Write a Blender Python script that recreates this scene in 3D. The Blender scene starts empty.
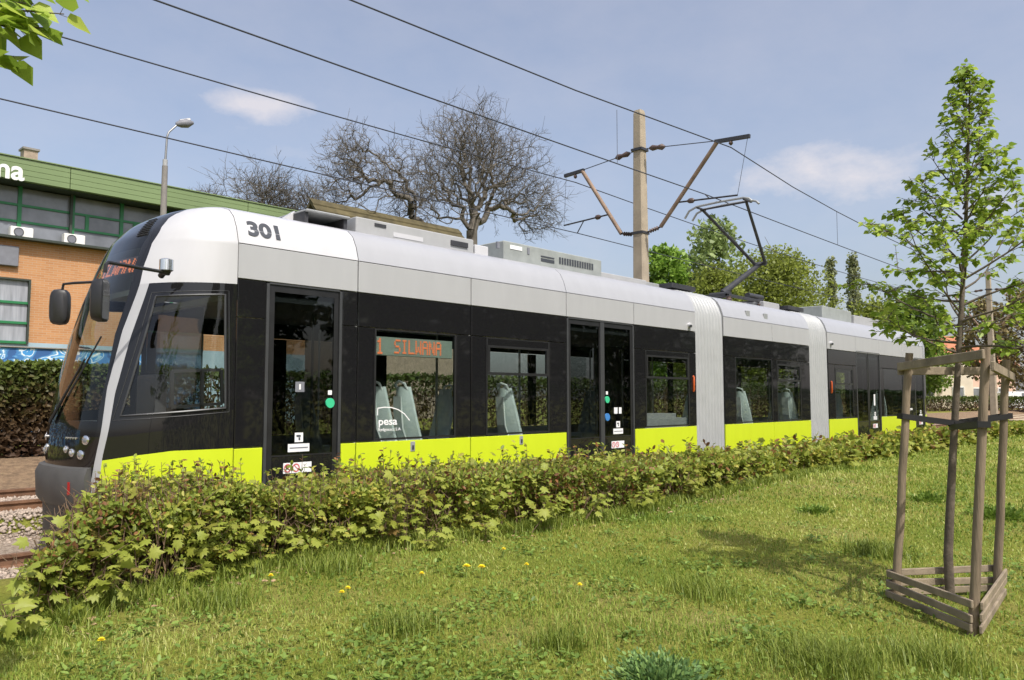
import bpy, bmesh, math, random
import numpy as np
from mathutils import Vector
random.seed(7); RNG = np.random.default_rng(11)
SC = bpy.context.scene
COL = SC.collection
R = math.radians

# ------------------------------------------------------------------ camera
F, CX, CY, EYE = 790.0, 512.0, 340.0, 1.6
PIT = math.atan(58 / F); TH = math.atan(749 * math.cos(PIT) / F)
FW = np.array([math.cos(TH) * math.cos(PIT), math.sin(TH) * math.cos(PIT), math.sin(PIT)])
RT = np.array([math.sin(TH), -math.cos(TH), 0.0]); UP = np.cross(RT, FW)
CAM = np.array([0, 0, EYE])
def ray(x, y): return FW + RT * (x - CX) / F - UP * (y - CY) / F
def onY(x, y, Y): r = ray(x, y); return CAM + r * (Y / r[1])
def onZ(x, y, Z): r = ray(x, y); return CAM + r * ((Z - EYE) / r[2])
def onX(x, y, X): r = ray(x, y); return CAM + r * (X / r[0])
def atd(x, y, d): return CAM + ray(x, y) * d
def depth(p): return float((np.array(p) - CAM) @ FW)
cam = bpy.data.cameras.new('camera'); camo = bpy.data.objects.new('camera', cam); COL.objects.link(camo)
camo.location = CAM.tolist(); camo.rotation_euler = Vector(FW.tolist()).to_track_quat('-Z', 'Y').to_euler()
cam.sensor_width = 36; cam.lens = F / 1024 * 36; cam.clip_start = .05; cam.clip_end = 3000
SC.camera = camo

# ------------------------------------------------------------------ sky, sun, exposure
ELEV = R(54); SH = (.255, .967)
w = bpy.data.worlds.new('World'); SC.world = w; w.use_nodes = True
nt = w.node_tree; nt.nodes.clear(); L = nt.links
out = nt.nodes.new('ShaderNodeOutputWorld'); bg = nt.nodes.new('ShaderNodeBackground')
sky = nt.nodes.new('ShaderNodeTexSky'); sky.sky_type = 'NISHITA'; sky.sun_disc = False
sky.sun_elevation = ELEV; sky.sun_rotation = math.atan2(-SH[0], -SH[1])
sky.air_density = 1.0; sky.dust_density = 4.5; sky.ozone_density = 2.2; sky.altitude = 50
bg.inputs[1].default_value = .15
tc = nt.nodes.new('ShaderNodeTexCoord')
nz = nt.nodes.new('ShaderNodeTexNoise'); nz.inputs['Scale'].default_value = 9; nz.inputs['Detail'].default_value = 7; nz.inputs['Roughness'].default_value = .6
mp = nt.nodes.new('ShaderNodeMapping'); mp.inputs['Scale'].default_value = (1, 1, 1.8)
L.new(tc.outputs['Generated'], mp.inputs[0]); L.new(mp.outputs[0], nz.inputs[0])
def mth(op, a, b=None, c=None, clamp=False):
    n = nt.nodes.new('ShaderNodeMath'); n.operation = op; n.use_clamp = clamp
    for i, v in enumerate((a, b, c)):
        if v is None: continue
        if isinstance(v, (int, float)): n.inputs[i].default_value = v
        else: L.new(v, n.inputs[i])
    return n.outputs[0]
total = None
CLOUDS = [(255, 106, .075, .021, .75), (285, 152, .085, .024, .28), (815, 173, .10, .032, .8), (1000, 205, .07, .03, .45), (350, 60, .09, .02, .16), (690, 75, .12, .025, .18), (240, 128, .05, .015, .25), (940, 150, .1, .02, .2), (-300, 120, .12, .035, .6), (1400, 150, .12, .04, .6), (1300, -80, .14, .03, .5)]
for (px, py, sx, sz, amp) in CLOUDS:
    d = ray(px, py); d = d / np.linalg.norm(d)
    s1 = nt.nodes.new('ShaderNodeVectorMath'); s1.operation = 'SUBTRACT'; L.new(tc.outputs['Generated'], s1.inputs[0]); s1.inputs[1].default_value = d.tolist()
    s2 = nt.nodes.new('ShaderNodeVectorMath'); s2.operation = 'MULTIPLY'; L.new(s1.outputs[0], s2.inputs[0]); s2.inputs[1].default_value = (1 / sx, 1 / sx, 1 / sz)
    s3 = nt.nodes.new('ShaderNodeVectorMath'); s3.operation = 'LENGTH'; L.new(s2.outputs[0], s3.inputs[0])
    v = mth('MULTIPLY', mth('SUBTRACT', 1.25, s3.outputs['Value']), 1.0)
    v = mth('ADD', v, mth('MULTIPLY', mth('SUBTRACT', nz.outputs[0], .5), 2.6))
    v = mth('MULTIPLY', mth('MULTIPLY', v, .9, clamp=True), amp)
    total = v if total is None else mth('MAXIMUM', total, v)
total = mth('MAXIMUM', mth('MULTIPLY', total, .95, clamp=True), mth('MULTIPLY_ADD', nz.outputs[0], .2, .12))
mx = nt.nodes.new('ShaderNodeMix'); mx.data_type = 'RGBA'
L.new(total, mx.inputs[0]); L.new(sky.outputs[0], mx.inputs[6]); mx.inputs[7].default_value = (4.9, 4.5, 4.45, 1)
L.new(mx.outputs[2], bg.inputs[0]); L.new(bg.outputs[0], out.inputs[0])
sun = bpy.data.lights.new('sun', 'SUN'); sun.energy = 3.6; sun.angle = R(.55); sun.color = (1, .955, .88)
suno = bpy.data.objects.new('sun', sun); COL.objects.link(suno)
suno.rotation_euler = Vector((SH[0] * math.cos(ELEV), SH[1] * math.cos(ELEV), -math.sin(ELEV))).to_track_quat('-Z', 'Y').to_euler()
suno.location = (0, -20, 40)
SC.view_settings.view_transform = 'Standard'; SC.view_settings.look = 'None'; SC.view_settings.gamma = 1; SC.view_settings.exposure = .36
SC.view_settings.use_curve_mapping = False

# ------------------------------------------------------------------ materials
M = {}
def nodes(name):
    m = bpy.data.materials.new(name); m.use_nodes = True; M[name] = m
    return m, m.node_tree, m.node_tree.nodes['Principled BSDF']
def ramp(t, fac, stops):
    r = t.nodes.new('ShaderNodeValToRGB'); e = r.color_ramp.elements
    while len(e) < len(stops): e.new(.5)
    for k, (p, c) in enumerate(stops): e[k].position = p; e[k].color = (*c, 1)
    t.links.new(fac, r.inputs[0]); return r.outputs[0]
def tnoise(t, scale, detail=5, rough=.55, vec=None, stretch=None):
    n = t.nodes.new('ShaderNodeTexNoise'); n.inputs['Scale'].default_value = scale; n.inputs['Detail'].default_value = detail; n.inputs['Roughness'].default_value = rough
    g = t.nodes.new('ShaderNodeNewGeometry'); v = g.outputs['Position']
    if stretch:
        m = t.nodes.new('ShaderNodeMapping'); m.inputs['Scale'].default_value = stretch; t.links.new(v, m.inputs[0]); v = m.outputs[0]
    t.links.new(v, n.inputs['Vector']); return n.outputs['Fac']
def bump(t, b, h, dist=.01, st=.5):
    n = t.nodes.new('ShaderNodeBump'); n.inputs['Distance'].default_value = dist; n.inputs['Strength'].default_value = st
    t.links.new(h, n.inputs['Height']); t.links.new(n.outputs[0], b.inputs['Normal'])
def plain(name, col, rough=.5, metal=0, var=.12, scale=6, bmp=0, bscale=60, spec=.5, coat=0, stretch=None):
    m, t, b = nodes(name); b.inputs['Roughness'].default_value = rough; b.inputs['Metallic'].default_value = metal; b.inputs['Specular IOR Level'].default_value = spec
    b.inputs['Coat Weight'].default_value = coat; b.inputs['Coat Roughness'].default_value = .05
    c = np.array(col)
    f = tnoise(t, scale, stretch=stretch)
    L_ = ramp(t, f, [(.3, tuple(np.clip(c * (1 - var), 0, 1))), (.7, tuple(np.clip(c * (1 + var), 0, 1)))])
    t.links.new(L_, b.inputs['Base Color'])
    if bmp: bump(t, b, tnoise(t, bscale, stretch=stretch), .01, bmp)
    return m
plain('white_paint', (.50, .50, .515), .28, var=.03, scale=3, stretch=(1.6, 1.6, .4), coat=.3)
plain('silver_paint', (.43, .433, .442), .38, .15, var=.03, scale=3, stretch=(1.6, 1.6, .4), coat=.2)
plain('silver_roof', (.375, .38, .40), .35, .1, var=.03, scale=3, stretch=(1.6, 1.6, .4), coat=.2)
plain('lime_paint', (.53, .64, .02), .35, var=.03, scale=3, stretch=(1.6, 1.6, .4), coat=.25)
plain('black_trim', (.018, .018, .019), .35, var=.2)
plain('rubber', (.02, .02, .021), .7, var=.2)
plain('dark_plastic', (.045, .045, .047), .5, var=.2, bmp=.1)
plain('bumper_grey', (.075, .073, .07), .55, var=.15, bmp=.1)
plain('door_frame_grey', (.055, .057, .06), .4, .2, var=.1)
plain('grey_metal', (.34, .35, .35), .45, .3, var=.1)
plain('light_grey', (.34, .345, .35), .5, var=.06)
plain('grey_green', (.27, .29, .28), .55, var=.12)
plain('bellows', (.37, .38, .385), .5, .1, var=.06, scale=4)
plain('steel_dark', (.06, .06, .065), .5, .5, var=.2)
plain('rail_steel', (.21, .115, .07), .6, .3, var=.3, scale=9)
plain('interior', (.32, .33, .33), .6, var=.05)
plain('floor_dark', (.14, .14, .15), .7, var=.1)
plain('seat_shell', (.68, .76, .74), .45, var=.08)
plain('seat_white', (.78, .82, .80), .4, var=.05)
plain('sticker_white', (.78, .78, .78), .4, var=.03)
plain('sticker_red', (.6, .12, .14), .4, var=.03)
plain('sticker_green', (.05, .5, .25), .35, var=.03)
plain('sticker_blue', (.05, .2, .5), .35, var=.03)
plain('marker_orange', (.5, .09, .02), .25, var=.05)
plain('marker_red', (.35, .02, .02), .25, var=.05)
plain('chrome', (.75, .76, .77), .12, .9, var=.03)
plain('text_dark', (.05, .055, .065), .4, var=.05)
plain('concrete_pole', (.34, .285, .21), .85, var=.16, scale=3, bmp=.35, bscale=40)
plain('lamp_concrete', (.22, .205, .19), .85, var=.12, bmp=.2)
plain('galvanised', (.2, .205, .21), .45, .6, var=.12)
plain('rusty_arm', (.24, .165, .115), .75, .1, var=.3, scale=5)
plain('wire', (.05, .055, .07), .6, .3, var=.1)
plain('insulator', (.09, .06, .05), .35, var=.1)
plain('wood_stake', (.215, .165, .112), .85, var=.35, scale=5, bmp=.7, bscale=22, stretch=(3, 3, .35))
plain('wood_slat', (.25, .20, .14), .85, var=.3, scale=6, bmp=.6, bscale=25)
plain('strap', (.012, .012, .013), .6, var=.2)
plain('bark_young', (.12, .095, .07), .85, var=.35, scale=14, bmp=.5, bscale=60)
plain('bark_bare', (.12, .106, .088), .9, var=.35, scale=2)
plain('bark_old', (.10, .08, .06), .9, var=.4, scale=1.5)
plain('twig', (.155, .10, .06), .85, var=.35, scale=12)
plain('green_metal', (.17, .235, .105), .5, .1, var=.08, scale=.6)
plain('green_frame', (.02, .17, .06), .45, var=.1)
plain('fascia_trim', (.03, .04, .03), .6, var=.2)
plain('ac_white', (.72, .71, .68), .5, var=.05)
plain('panel_grey', (.17, .175, .2), .55, var=.1)
plain('plaster_pink', (.62, .42, .33), .85, var=.12, scale=1)
plain('plaster_cream', (.66, .58, .47), .85, var=.1, scale=1)
plain('brown_wall', (.33, .26, .2), .9, var=.2)
plain('roof_orange', (.42, .16, .08), .8, var=.2, scale=2)
plain('car_white', (.75, .76, .78), .3, var=.02, coat=.4)
plain('petal', (.92, .74, .015), .6, var=.1, scale=50)
plain('stem_green', (.14, .22, .05), .7, var=.2)
plain('fall_leaf', (.30, .20, .11), .8, var=.4, scale=30)

m, t, b = nodes('black_gloss'); b.inputs['Base Color'].default_value = (.011, .011, .012, 1); b.inputs['Roughness'].default_value = .035; b.inputs['Specular IOR Level'].default_value = .5
bump(t, b, tnoise(t, 1.4, 1), .012, .25)
def glass(name, tint, ior=1.42):
    m, t, b = nodes(name); t.nodes.remove(b); o = t.nodes['Material Output']
    tr = t.nodes.new('ShaderNodeBsdfTransparent'); tr.inputs[0].default_value = (*tint, 1)
    gl = t.nodes.new('ShaderNodeBsdfGlossy'); gl.inputs['Roughness'].default_value = .015; gl.inputs[0].default_value = (.95, .97, 1, 1)
    lw = t.nodes.new('ShaderNodeLayerWeight'); pw = t.nodes.new('ShaderNodeMath'); pw.operation = 'POWER'; pw.inputs[1].default_value = 5; t.links.new(lw.outputs['Facing'], pw.inputs[0])
    r0_ = ((ior - 1) / (ior + 1)) ** 2; fr = t.nodes.new('ShaderNodeMath'); fr.operation = 'MULTIPLY_ADD'; fr.inputs[1].default_value = 1 - r0_; fr.inputs[2].default_value = r0_; t.links.new(pw.outputs[0], fr.inputs[0])
    bp = t.nodes.new('ShaderNodeBump'); bp.inputs['Distance'].default_value = .012; bp.inputs['Strength'].default_value = .2
    t.links.new(tnoise(t, 1.2, 1), bp.inputs['Height']); t.links.new(bp.outputs[0], gl.inputs['Normal']); t.links.new(bp.outputs[0], lw.inputs['Normal'])
    mx = t.nodes.new('ShaderNodeMixShader'); t.links.new(fr.outputs[0], mx.inputs[0]); t.links.new(tr.outputs[0], mx.inputs[1]); t.links.new(gl.outputs[0], mx.inputs[2])
    t.links.new(mx.outputs[0], o.inputs[0]); return m
glass('window_glass', (.79, .82, .81), 1.5); glass('windscreen_glass', (.64, .70, .68), 1.5); glass('dark_glass', (.42, .43, .45)); glass('door_glass', (.42, .44, .44), 1.5)
plain('house_glass', (.17, .18, .20), .15, var=.35, scale=.9, spec=.6)
plain('curtain_glass', (.30, .31, .34), .25, var=.25, scale=2.5, spec=.5, stretch=(3, 3, .3))
m, t, b = nodes('led'); b.inputs['Base Color'].default_value = (.65, .2, .08, 1); b.inputs['Emission Color'].default_value = (1, .26, .11, 1); b.inputs['Emission Strength'].default_value = .5
plain('led_panel', (.30, .36, .31), .5, var=.1, scale=4)
plain('led_panel_dark', (.09, .06, .06), .5, var=.1)

def leafmat(name, stops, trans=.35, rough=.5, patch=None):
    m, t, b = nodes(name); o = t.nodes['Material Output']
    a = t.nodes.new('ShaderNodeAttribute'); a.attribute_name = 'rnd'
    fac = a.outputs['Fac']
    if patch:
        mm = t.nodes.new('ShaderNodeMath'); mm.operation = 'MULTIPLY_ADD'; mm.use_clamp = True
        s = t.nodes.new('ShaderNodeMath'); s.operation = 'SUBTRACT'; s.inputs[1].default_value = .5
        t.links.new(tnoise(t, patch[0], 3), s.inputs[0]); t.links.new(s.outputs[0], mm.inputs[0]); mm.inputs[1].default_value = patch[1]; t.links.new(fac, mm.inputs[2]); fac = mm.outputs[0]
    c = ramp(t, fac, stops); t.links.new(c, b.inputs['Base Color']); b.inputs['Roughness'].default_value = rough; b.inputs['Specular IOR Level'].default_value = .35
    tl = t.nodes.new('ShaderNodeBsdfTranslucent'); t.links.new(c, tl.inputs[0])
    mx = t.nodes.new('ShaderNodeMixShader'); mx.inputs[0].default_value = trans
    t.links.new(b.outputs[0], mx.inputs[1]); t.links.new(tl.outputs[0], mx.inputs[2]); t.links.new(mx.outputs[0], o.inputs[0]); return m
leafmat('leaf_lime', [(0, (0.185, 0.284, 0.036)), (.5, (0.308, 0.431, 0.058)), (1, (0.517, 0.604, 0.115))], .45, .45)
leafmat('leaf_hedge', [(0, (0.157, 0.070, 0.034)), (.13, (0.314, 0.151, 0.053)), (.22, (0.146, 0.173, 0.029)), (.4, (0.202, 0.270, 0.042)), (.7, (0.325, 0.367, 0.058)), (1, (0.515, 0.464, 0.095))], .4, .5, (1.0, 1.15))
leafmat('leaf_maple', [(0, (0.213, 0.138, 0.045)), (.14, (0.272, 0.273, 0.045)), (.6, (0.280, 0.331, 0.049)), (1, (0.358, 0.389, 0.073))], .4, .5)
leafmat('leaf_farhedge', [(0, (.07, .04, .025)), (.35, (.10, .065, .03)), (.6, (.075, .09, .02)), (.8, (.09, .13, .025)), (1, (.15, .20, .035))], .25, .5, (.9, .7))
leafmat('leaf_bright', [(0, (0.150, 0.264, 0.036)), (.6, (0.250, 0.396, 0.060)), (1, (0.350, 0.504, 0.096))], .4, .5, (.25, .4))
leafmat('leaf_pale', [(0, (.16, .22, .07)), (.6, (.25, .33, .11)), (1, (.34, .42, .16))], .4, .5, (.25, .4))
leafmat('leaf_olive', [(0, (0.138, 0.165, 0.033)), (.5, (0.248, 0.297, 0.050)), (1, (0.368, 0.429, 0.088))], .5, .5, (.25, .6))
leafmat('leaf_poplar', [(0, (.16, .19, .09)), (.5, (.24, .27, .13)), (1, (.33, .36, .19))], .3, .5)
leafmat('leaf_mid', [(0, (0.091, 0.156, 0.022)), (.6, (0.169, 0.260, 0.036)), (1, (0.260, 0.364, 0.060))], .35, .5, (.25, .4))
leafmat('leaf_brown', [(0, (0.125, 0.087, 0.046)), (.6, (0.237, 0.189, 0.078)), (1, (0.300, 0.290, 0.091))], .25, .6, (.4, .4))
leafmat('leaf_dark', [(0, (.02, .04, .01)), (1, (.05, .09, .02))], .2, .5)
leafmat('leaf_bluegreen', [(0, (0.088, 0.160, 0.053)), (.6, (0.155, 0.271, 0.082)), (1, (0.265, 0.383, 0.105))], .3, .5)
leafmat('grass_blade', [(0, (0.111, 0.185, 0.023)), (.3, (0.200, 0.291, 0.037)), (.52, (0.313, 0.384, 0.063)), (.75, (0.446, 0.477, 0.126)), (1, (0.603, 0.596, 0.253))], .4, .55, (.7, 1.25))
leafmat('grass_dark', [(0, (0.128, 0.178, 0.024)), (.6, (0.218, 0.280, 0.042)), (1, (0.359, 0.381, 0.084))], .35, .5)
leafmat('clover', [(0, (0.104, 0.169, 0.028)), (.7, (0.169, 0.260, 0.044)), (1, (0.260, 0.364, 0.077))], .3, .5)

m, t, b = nodes('ground_soil'); b.inputs['Roughness'].default_value = .95; b.inputs['Specular IOR Level'].default_value = .1
g1 = ramp(t, tnoise(t, .5, 8, .65), [(.3, (.16, .22, .03)), (.48, (.27, .28, .05)), (.62, (.33, .30, .09)), (.75, (.38, .29, .15))])
g2 = ramp(t, tnoise(t, 40, 5, .7), [(.3, (.25, .25, .25)), (.7, (.95, .95, .95))])
mm = t.nodes.new('ShaderNodeMix'); mm.data_type = 'RGBA'; mm.blend_type = 'MULTIPLY'; mm.inputs[0].default_value = .7
t.links.new(g1, mm.inputs[6]); t.links.new(g2, mm.inputs[7]); t.links.new(mm.outputs[2], b.inputs['Base Color']); bump(t, b, tnoise(t, 35, 6, .7), .04, .8)
m, t, b = nodes('ballast'); b.inputs['Roughness'].default_value = .95
t.links.new(ramp(t, tnoise(t, 22, 6, .75), [(.3, (.16, .115, .08)), (.5, (.33, .26, .20)), (.7, (.46, .38, .31))]), b.inputs['Base Color']); bump(t, b, tnoise(t, 30, 5, .7), .05, 1)
m, t, b = nodes('leaf_soil'); b.inputs['Roughness'].default_value = .95
t.links.new(ramp(t, tnoise(t, 9, 7, .75), [(.3, (.09, .06, .035)), (.5, (.22, .145, .085)), (.62, (.30, .21, .12)), (.72, (.12, .13, .04))]), b.inputs['Base Color']); bump(t, b, tnoise(t, 20, 5, .7), .05, 1)
plain('stone_grey', (.36, .29, .235), .9, var=.35, scale=14)
plain('dirt_path', (.38, .30, .2), .95, var=.2, scale=3, bmp=.4)
# brick
m, t, b = nodes('brick_wall'); b.inputs['Roughness'].default_value = .9
br = t.nodes.new('ShaderNodeTexBrick'); g = t.nodes.new('ShaderNodeNewGeometry'); mpn = t.nodes.new('ShaderNodeMapping')
mpn.inputs['Rotation'].default_value = (R(90), 0, 0); t.links.new(g.outputs['Position'], mpn.inputs[0]); t.links.new(mpn.outputs[0], br.inputs['Vector'])
br.inputs['Scale'].default_value = 1; br.inputs['Brick Width'].default_value = .26; br.inputs['Row Height'].default_value = .078; br.inputs['Mortar Size'].default_value = .008
br.inputs['Color1'].default_value = (.50, .25, .11, 1); br.inputs['Color2'].default_value = (.44, .205, .085, 1); br.inputs['Mortar'].default_value = (.46, .32, .2, 1)
nm = t.nodes.new('ShaderNodeMix'); nm.data_type = 'RGBA'; nm.blend_type = 'MULTIPLY'; nm.inputs[0].default_value = .3
t.links.new(br.outputs['Color'], nm.inputs[6]); t.links.new(ramp(t, tnoise(t, 1.2), [(.3, (.65, .65, .65)), (.7, (1, 1, 1))]), nm.inputs[7]); t.links.new(nm.outputs[2], b.inputs['Base Color'])
# graffiti
m, t, b = nodes('graffiti'); b.inputs['Roughness'].default_value = .8
v = t.nodes.new('ShaderNodeTexNoise'); v.inputs['Scale'].default_value = 1.6; v.inputs['Detail'].default_value = 1.5; v.inputs['Distortion'].default_value = 2.2
g = t.nodes.new('ShaderNodeNewGeometry'); t.links.new(g.outputs['Position'], v.inputs[0])
rr = t.nodes.new('ShaderNodeValToRGB'); rr.color_ramp.interpolation = 'CONSTANT'; e = rr.color_ramp.elements
cols = [(0, (.03, .10, .27)), (.40, (.05, .18, .42)), (.47, (.11, .29, .50)), (.53, (.62, .70, .78)), (.57, (.05, .25, .55)), (.64, (.30, .50, .62)), (.70, (.75, .78, .8))]
while len(e) < len(cols): e.new(.5)
for k, (p, c) in enumerate(cols): e[k].position = p; e[k].color = (*c, 1)
t.links.new(v.outputs['Fac'], rr.inputs[0]); t.links.new(rr.outputs[0], b.inputs['Base Color'])
plain('pale_blue_plinth', (.30, .40, .46), .85, var=.12, scale=1.2)
plain('graffiti_pink', (.62, .42, .4), .8, var=.08); plain('graffiti_black', (.03, .03, .04), .8)
plain('moss_roof', (.085, .07, .032), .95, var=.45, scale=1.6, bmp=.6, bscale=6)

# ------------------------------------------------------------------ mesh helpers
ORG = {}
def link(o, parent=None, origin=(0, 0, 0)):
    COL.objects.link(o); origin = Vector(origin)
    if parent is not None:
        o.parent = parent; o.location = origin - ORG[parent.name]
    else: o.location = origin
    ORG[o.name] = origin; return o
def tag(o, label=None, cat=None, group=None, kind=None):
    if label: o['label'] = label
    if cat: o['category'] = cat
    if group: o['group'] = group
    if kind: o['kind'] = kind
    return o
def empty(name, loc, label=None, cat=None, group=None):
    o = bpy.data.objects.new(name, None); o.empty_display_size = .2; link(o, None, loc); return tag(o, label, cat, group)
class MB:
    def __init__(s): s.v = []; s.f = []
    def add(s, vs, fs):
        n = len(s.v); s.v += [tuple(map(float, p)) for p in vs]; s.f += [tuple(i + n for i in f) for f in fs]; return s
    def box(s, x0, x1, y0, y1, z0, z1):
        return s.add([(x0, y0, z0), (x1, y0, z0), (x1, y1, z0), (x0, y1, z0), (x0, y0, z1), (x1, y0, z1), (x1, y1, z1), (x0, y1, z1)],
                     [(0, 3, 2, 1), (4, 5, 6, 7), (0, 1, 5, 4), (1, 2, 6, 5), (2, 3, 7, 6), (3, 0, 4, 7)])
    def bar(s, a, b, w, h, up=(0, 0, 1)):
        a, b = Vector(a), Vector(b); d = (b - a).normalized(); u = Vector(up); sd = d.cross(u)
        if sd.length < 1e-4: sd = d.cross(Vector((1, 0, 0)))
        sd.normalize(); u = sd.cross(d).normalized(); vs = []
        for p in (a, b):
            for (i, j) in ((-1, -1), (1, -1), (1, 1), (-1, 1)): vs.append(p + sd * (w / 2 * i) + u * (h / 2 * j))
        return s.add(vs, [(0, 1, 2, 3), (7, 6, 5, 4), (0, 4, 5, 1), (1, 5, 6, 2), (2, 6, 7, 3), (3, 7, 4, 0)])
    def tube(s, pts, rad, n=8, cap=True):
        pts = [Vector(p) for p in pts]; k = len(pts)
        if not hasattr(rad, '__len__'): rad = [rad] * k
        vs = []; pu = None
        for i, p in enumerate(pts):
            d = (pts[min(i + 1, k - 1)] - pts[max(i - 1, 0)]).normalized()
            if pu is None: pu = d.cross(Vector((0, 0, 1)) if abs(d.z) < .9 else Vector((1, 0, 0))).normalized()
            pu = (pu - d * pu.dot(d)).normalized(); q = d.cross(pu)
            for j in range(n):
                a = 2 * math.pi * j / n; vs.append(p + (pu * math.cos(a) + q * math.sin(a)) * rad[i])
        fs = [(i * n + j, i * n + (j + 1) % n, (i + 1) * n + (j + 1) % n, (i + 1) * n + j) for i in range(k - 1) for j in range(n)]
        if cap: fs += [tuple(range(n))[::-1], tuple((k - 1) * n + j for j in range(n))]
        return s.add(vs, fs)
    def disc(s, c, r, axis, th, n=16):
        c = Vector(c); a = Vector(axis).normalized(); return s.tube([c - a * th / 2, c + a * th / 2], r, n)
    def prism(s, poly, axis, a, b):   # poly in the two other axes
        vs = []
        for t_ in (a, b):
            for (p, q) in poly: vs.append((t_, p, q) if axis == 'x' else (p, t_, q) if axis == 'y' else (p, q, t_))
        n = len(poly); return s.add(vs, [tuple(range(n))[::-1], tuple(range(n, 2 * n))] + [(i, (i + 1) % n, n + (i + 1) % n, n + i) for i in range(n)])
    def build(s, name, mat, parent=None, smooth=False, bevel=0, origin=None, seg=1):
        if origin is None: origin = ORG[parent.name] if parent is not None else Vector((0, 0, 0))
        origin = Vector(origin); me = bpy.data.meshes.new(name)
        me.from_pydata([tuple(Vector(p) - origin) for p in s.v], [], s.f)
        bm = bmesh.new(); bm.from_mesh(me); bmesh.ops.recalc_face_normals(bm, faces=bm.faces)
        if bevel: bmesh.ops.bevel(bm, geom=bm.edges[:], offset=bevel, segments=seg, affect='EDGES', profile=.7)
        bm.to_mesh(me); bm.free()
        me.materials.append(M[mat])
        if smooth:
            me.polygons.foreach_set('use_smooth', [True] * len(me.polygons)); 
            if smooth != 'all': me.set_sharp_from_angle(angle=R(38))
        o = bpy.data.objects.new(name, me); return link(o, parent, origin)
def box(name, mat, parent, x0, x1, y0, y1, z0, z1, bevel=.004, **k):
    return MB().box(x0, x1, y0, y1, z0, z1).build(name, mat, parent, bevel=bevel, **k)
def npmesh(name, V, faces_n, idx, mat, parent=None, origin=None, rnd=None):
    """V (n,3) float, faces of constant size faces_n listed in idx"""
    if origin is None: origin = ORG[parent.name] if parent is not None else Vector((0, 0, 0))
    V = np.asarray(V, np.float32) - np.array(origin, np.float32); idx = np.asarray(idx, np.int32).ravel(); nf = len(idx) // faces_n
    me = bpy.data.meshes.new(name); me.vertices.add(len(V)); me.vertices.foreach_set('co', V.ravel())
    me.loops.add(len(idx)); me.loops.foreach_set('vertex_index', idx)
    me.polygons.add(nf); me.polygons.foreach_set('loop_start', np.arange(nf, dtype=np.int32) * faces_n)
    me.update(calc_edges=True)
    if rnd is not None:
        a = me.attributes.new('rnd', 'FLOAT', 'POINT'); a.data.foreach_set('value', np.asarray(rnd, np.float32))
    me.materials.append(M[mat]); o = bpy.data.objects.new(name, me); return link(o, parent, origin)
OVATE = ([(0, 0, 0), (-.27, .32, .05), (-.22, .72, .03), (0, 1, -.05), (.22, .72, .03), (.27, .32, .05)], [(0, 1, 2, 3), (0, 3, 4, 5)])
HEART = ([(0, 0, 0), (-.40, .05, .03), (-.46, .42, .06), (-.2, .82, .02), (0, 1.05, -.1), (.2, .82, .02), (.46, .42, .06), (.40, .05, .03)], [(0, 1, 2, 3), (0, 3, 4, 4), (0, 4, 5, 5), (0, 5, 6, 7)])
HEART = ([(0, 0, 0), (-.38, .04, .03), (-.46, .42, .06), (0, 1.05, -.12), (.46, .42, .06), (.38, .04, .03)], [(0, 1, 2, 3), (0, 3, 4, 5)])
QUAD = ([(-.5, 0, 0), (-.35, .8, .08), (.3, 1, -.06), (.5, .2, .03)], [(0, 1, 2, 3)])
_mp = [(0, 0), (-.18, -.08), (-.42, .02), (-.30, .14), (-.58, .34), (-.36, .36), (-.42, .62), (-.2, .55), (-.12, .72), (0, 1.0), (.12, .72), (.2, .55), (.42, .62), (.36, .36), (.58, .34), (.30, .14), (.42, .02), (.18, -.08)]
MAPLE = ([(x, y, -.22 * abs(x) + .04 * ((i % 2) - .5) - .1 * max(0, y - .5)) for i, (x, y) in enumerate(_mp)] + [(0, .3, .05)],
         [(18, i, (i + 1) % 18) for i in range(18)])
def unit(a): return a / np.maximum(np.linalg.norm(a, axis=-1, keepdims=True), 1e-9)
def rand_dirs(n): return unit(RNG.normal(size=(n, 3)))
def leaves(name, P, A, N, S, tm, mat, parent=None, rnd=None, origin=None):
    tv, tf = tm; tv = np.array(tv); n = len(P); A = unit(A); sd = unit(np.cross(A, N)); N = np.cross(sd, A)
    S = np.broadcast_to(np.asarray(S, float).reshape(-1, 1, 1), (n, 1, 1)) if np.ndim(S) else np.full((n, 1, 1), S)
    V = P[:, None, :] + S * (tv[None, :, 0:1] * sd[:, None, :] + tv[None, :, 1:2] * A[:, None, :] + tv[None, :, 2:3] * N[:, None, :])
    k = len(tv); idx = (np.array(tf)[None] + (np.arange(n) * k)[:, None, None]).reshape(-1)
    rnd = RNG.random(n) if rnd is None else rnd
    return npmesh(name, V.reshape(-1, 3), len(tf[0]), idx, mat, parent, origin, np.repeat(rnd, k))
def sstep(a, b, x): t_ = np.clip((x - a) / (b - a), 0, 1); return t_ * t_ * (3 - 2 * t_)
def vnoise(x, y, seed=0):
    x = np.asarray(x, float); y = np.asarray(y, float)
    return (np.sin(1.7 * x + .9 * y + seed) * np.sin(1.1 * y - .7 * x + 2 * seed) + .5 * np.sin(3.9 * x - 2.3 * y + 3 * seed) * np.sin(3.1 * y + 2.2 * x + seed) + .25 * np.sin(8.1 * x + 7.3 * y + seed)) / 1.75
def gz(x, y):
    x = np.asarray(x, float); y = np.asarray(y, float)
    z = .07 + .2 * sstep(.5, 5.6, y) + .018 * vnoise(x * .8, y * .8, 1.3)
    z = z + (-.16 - z) * sstep(6.75, 7.35, y)
    z = z + (.20 - z) * sstep(9.8, 10.9, y)
    z = z + (.55 - z) * sstep(13.2, 15.5, y)
    return z

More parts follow.
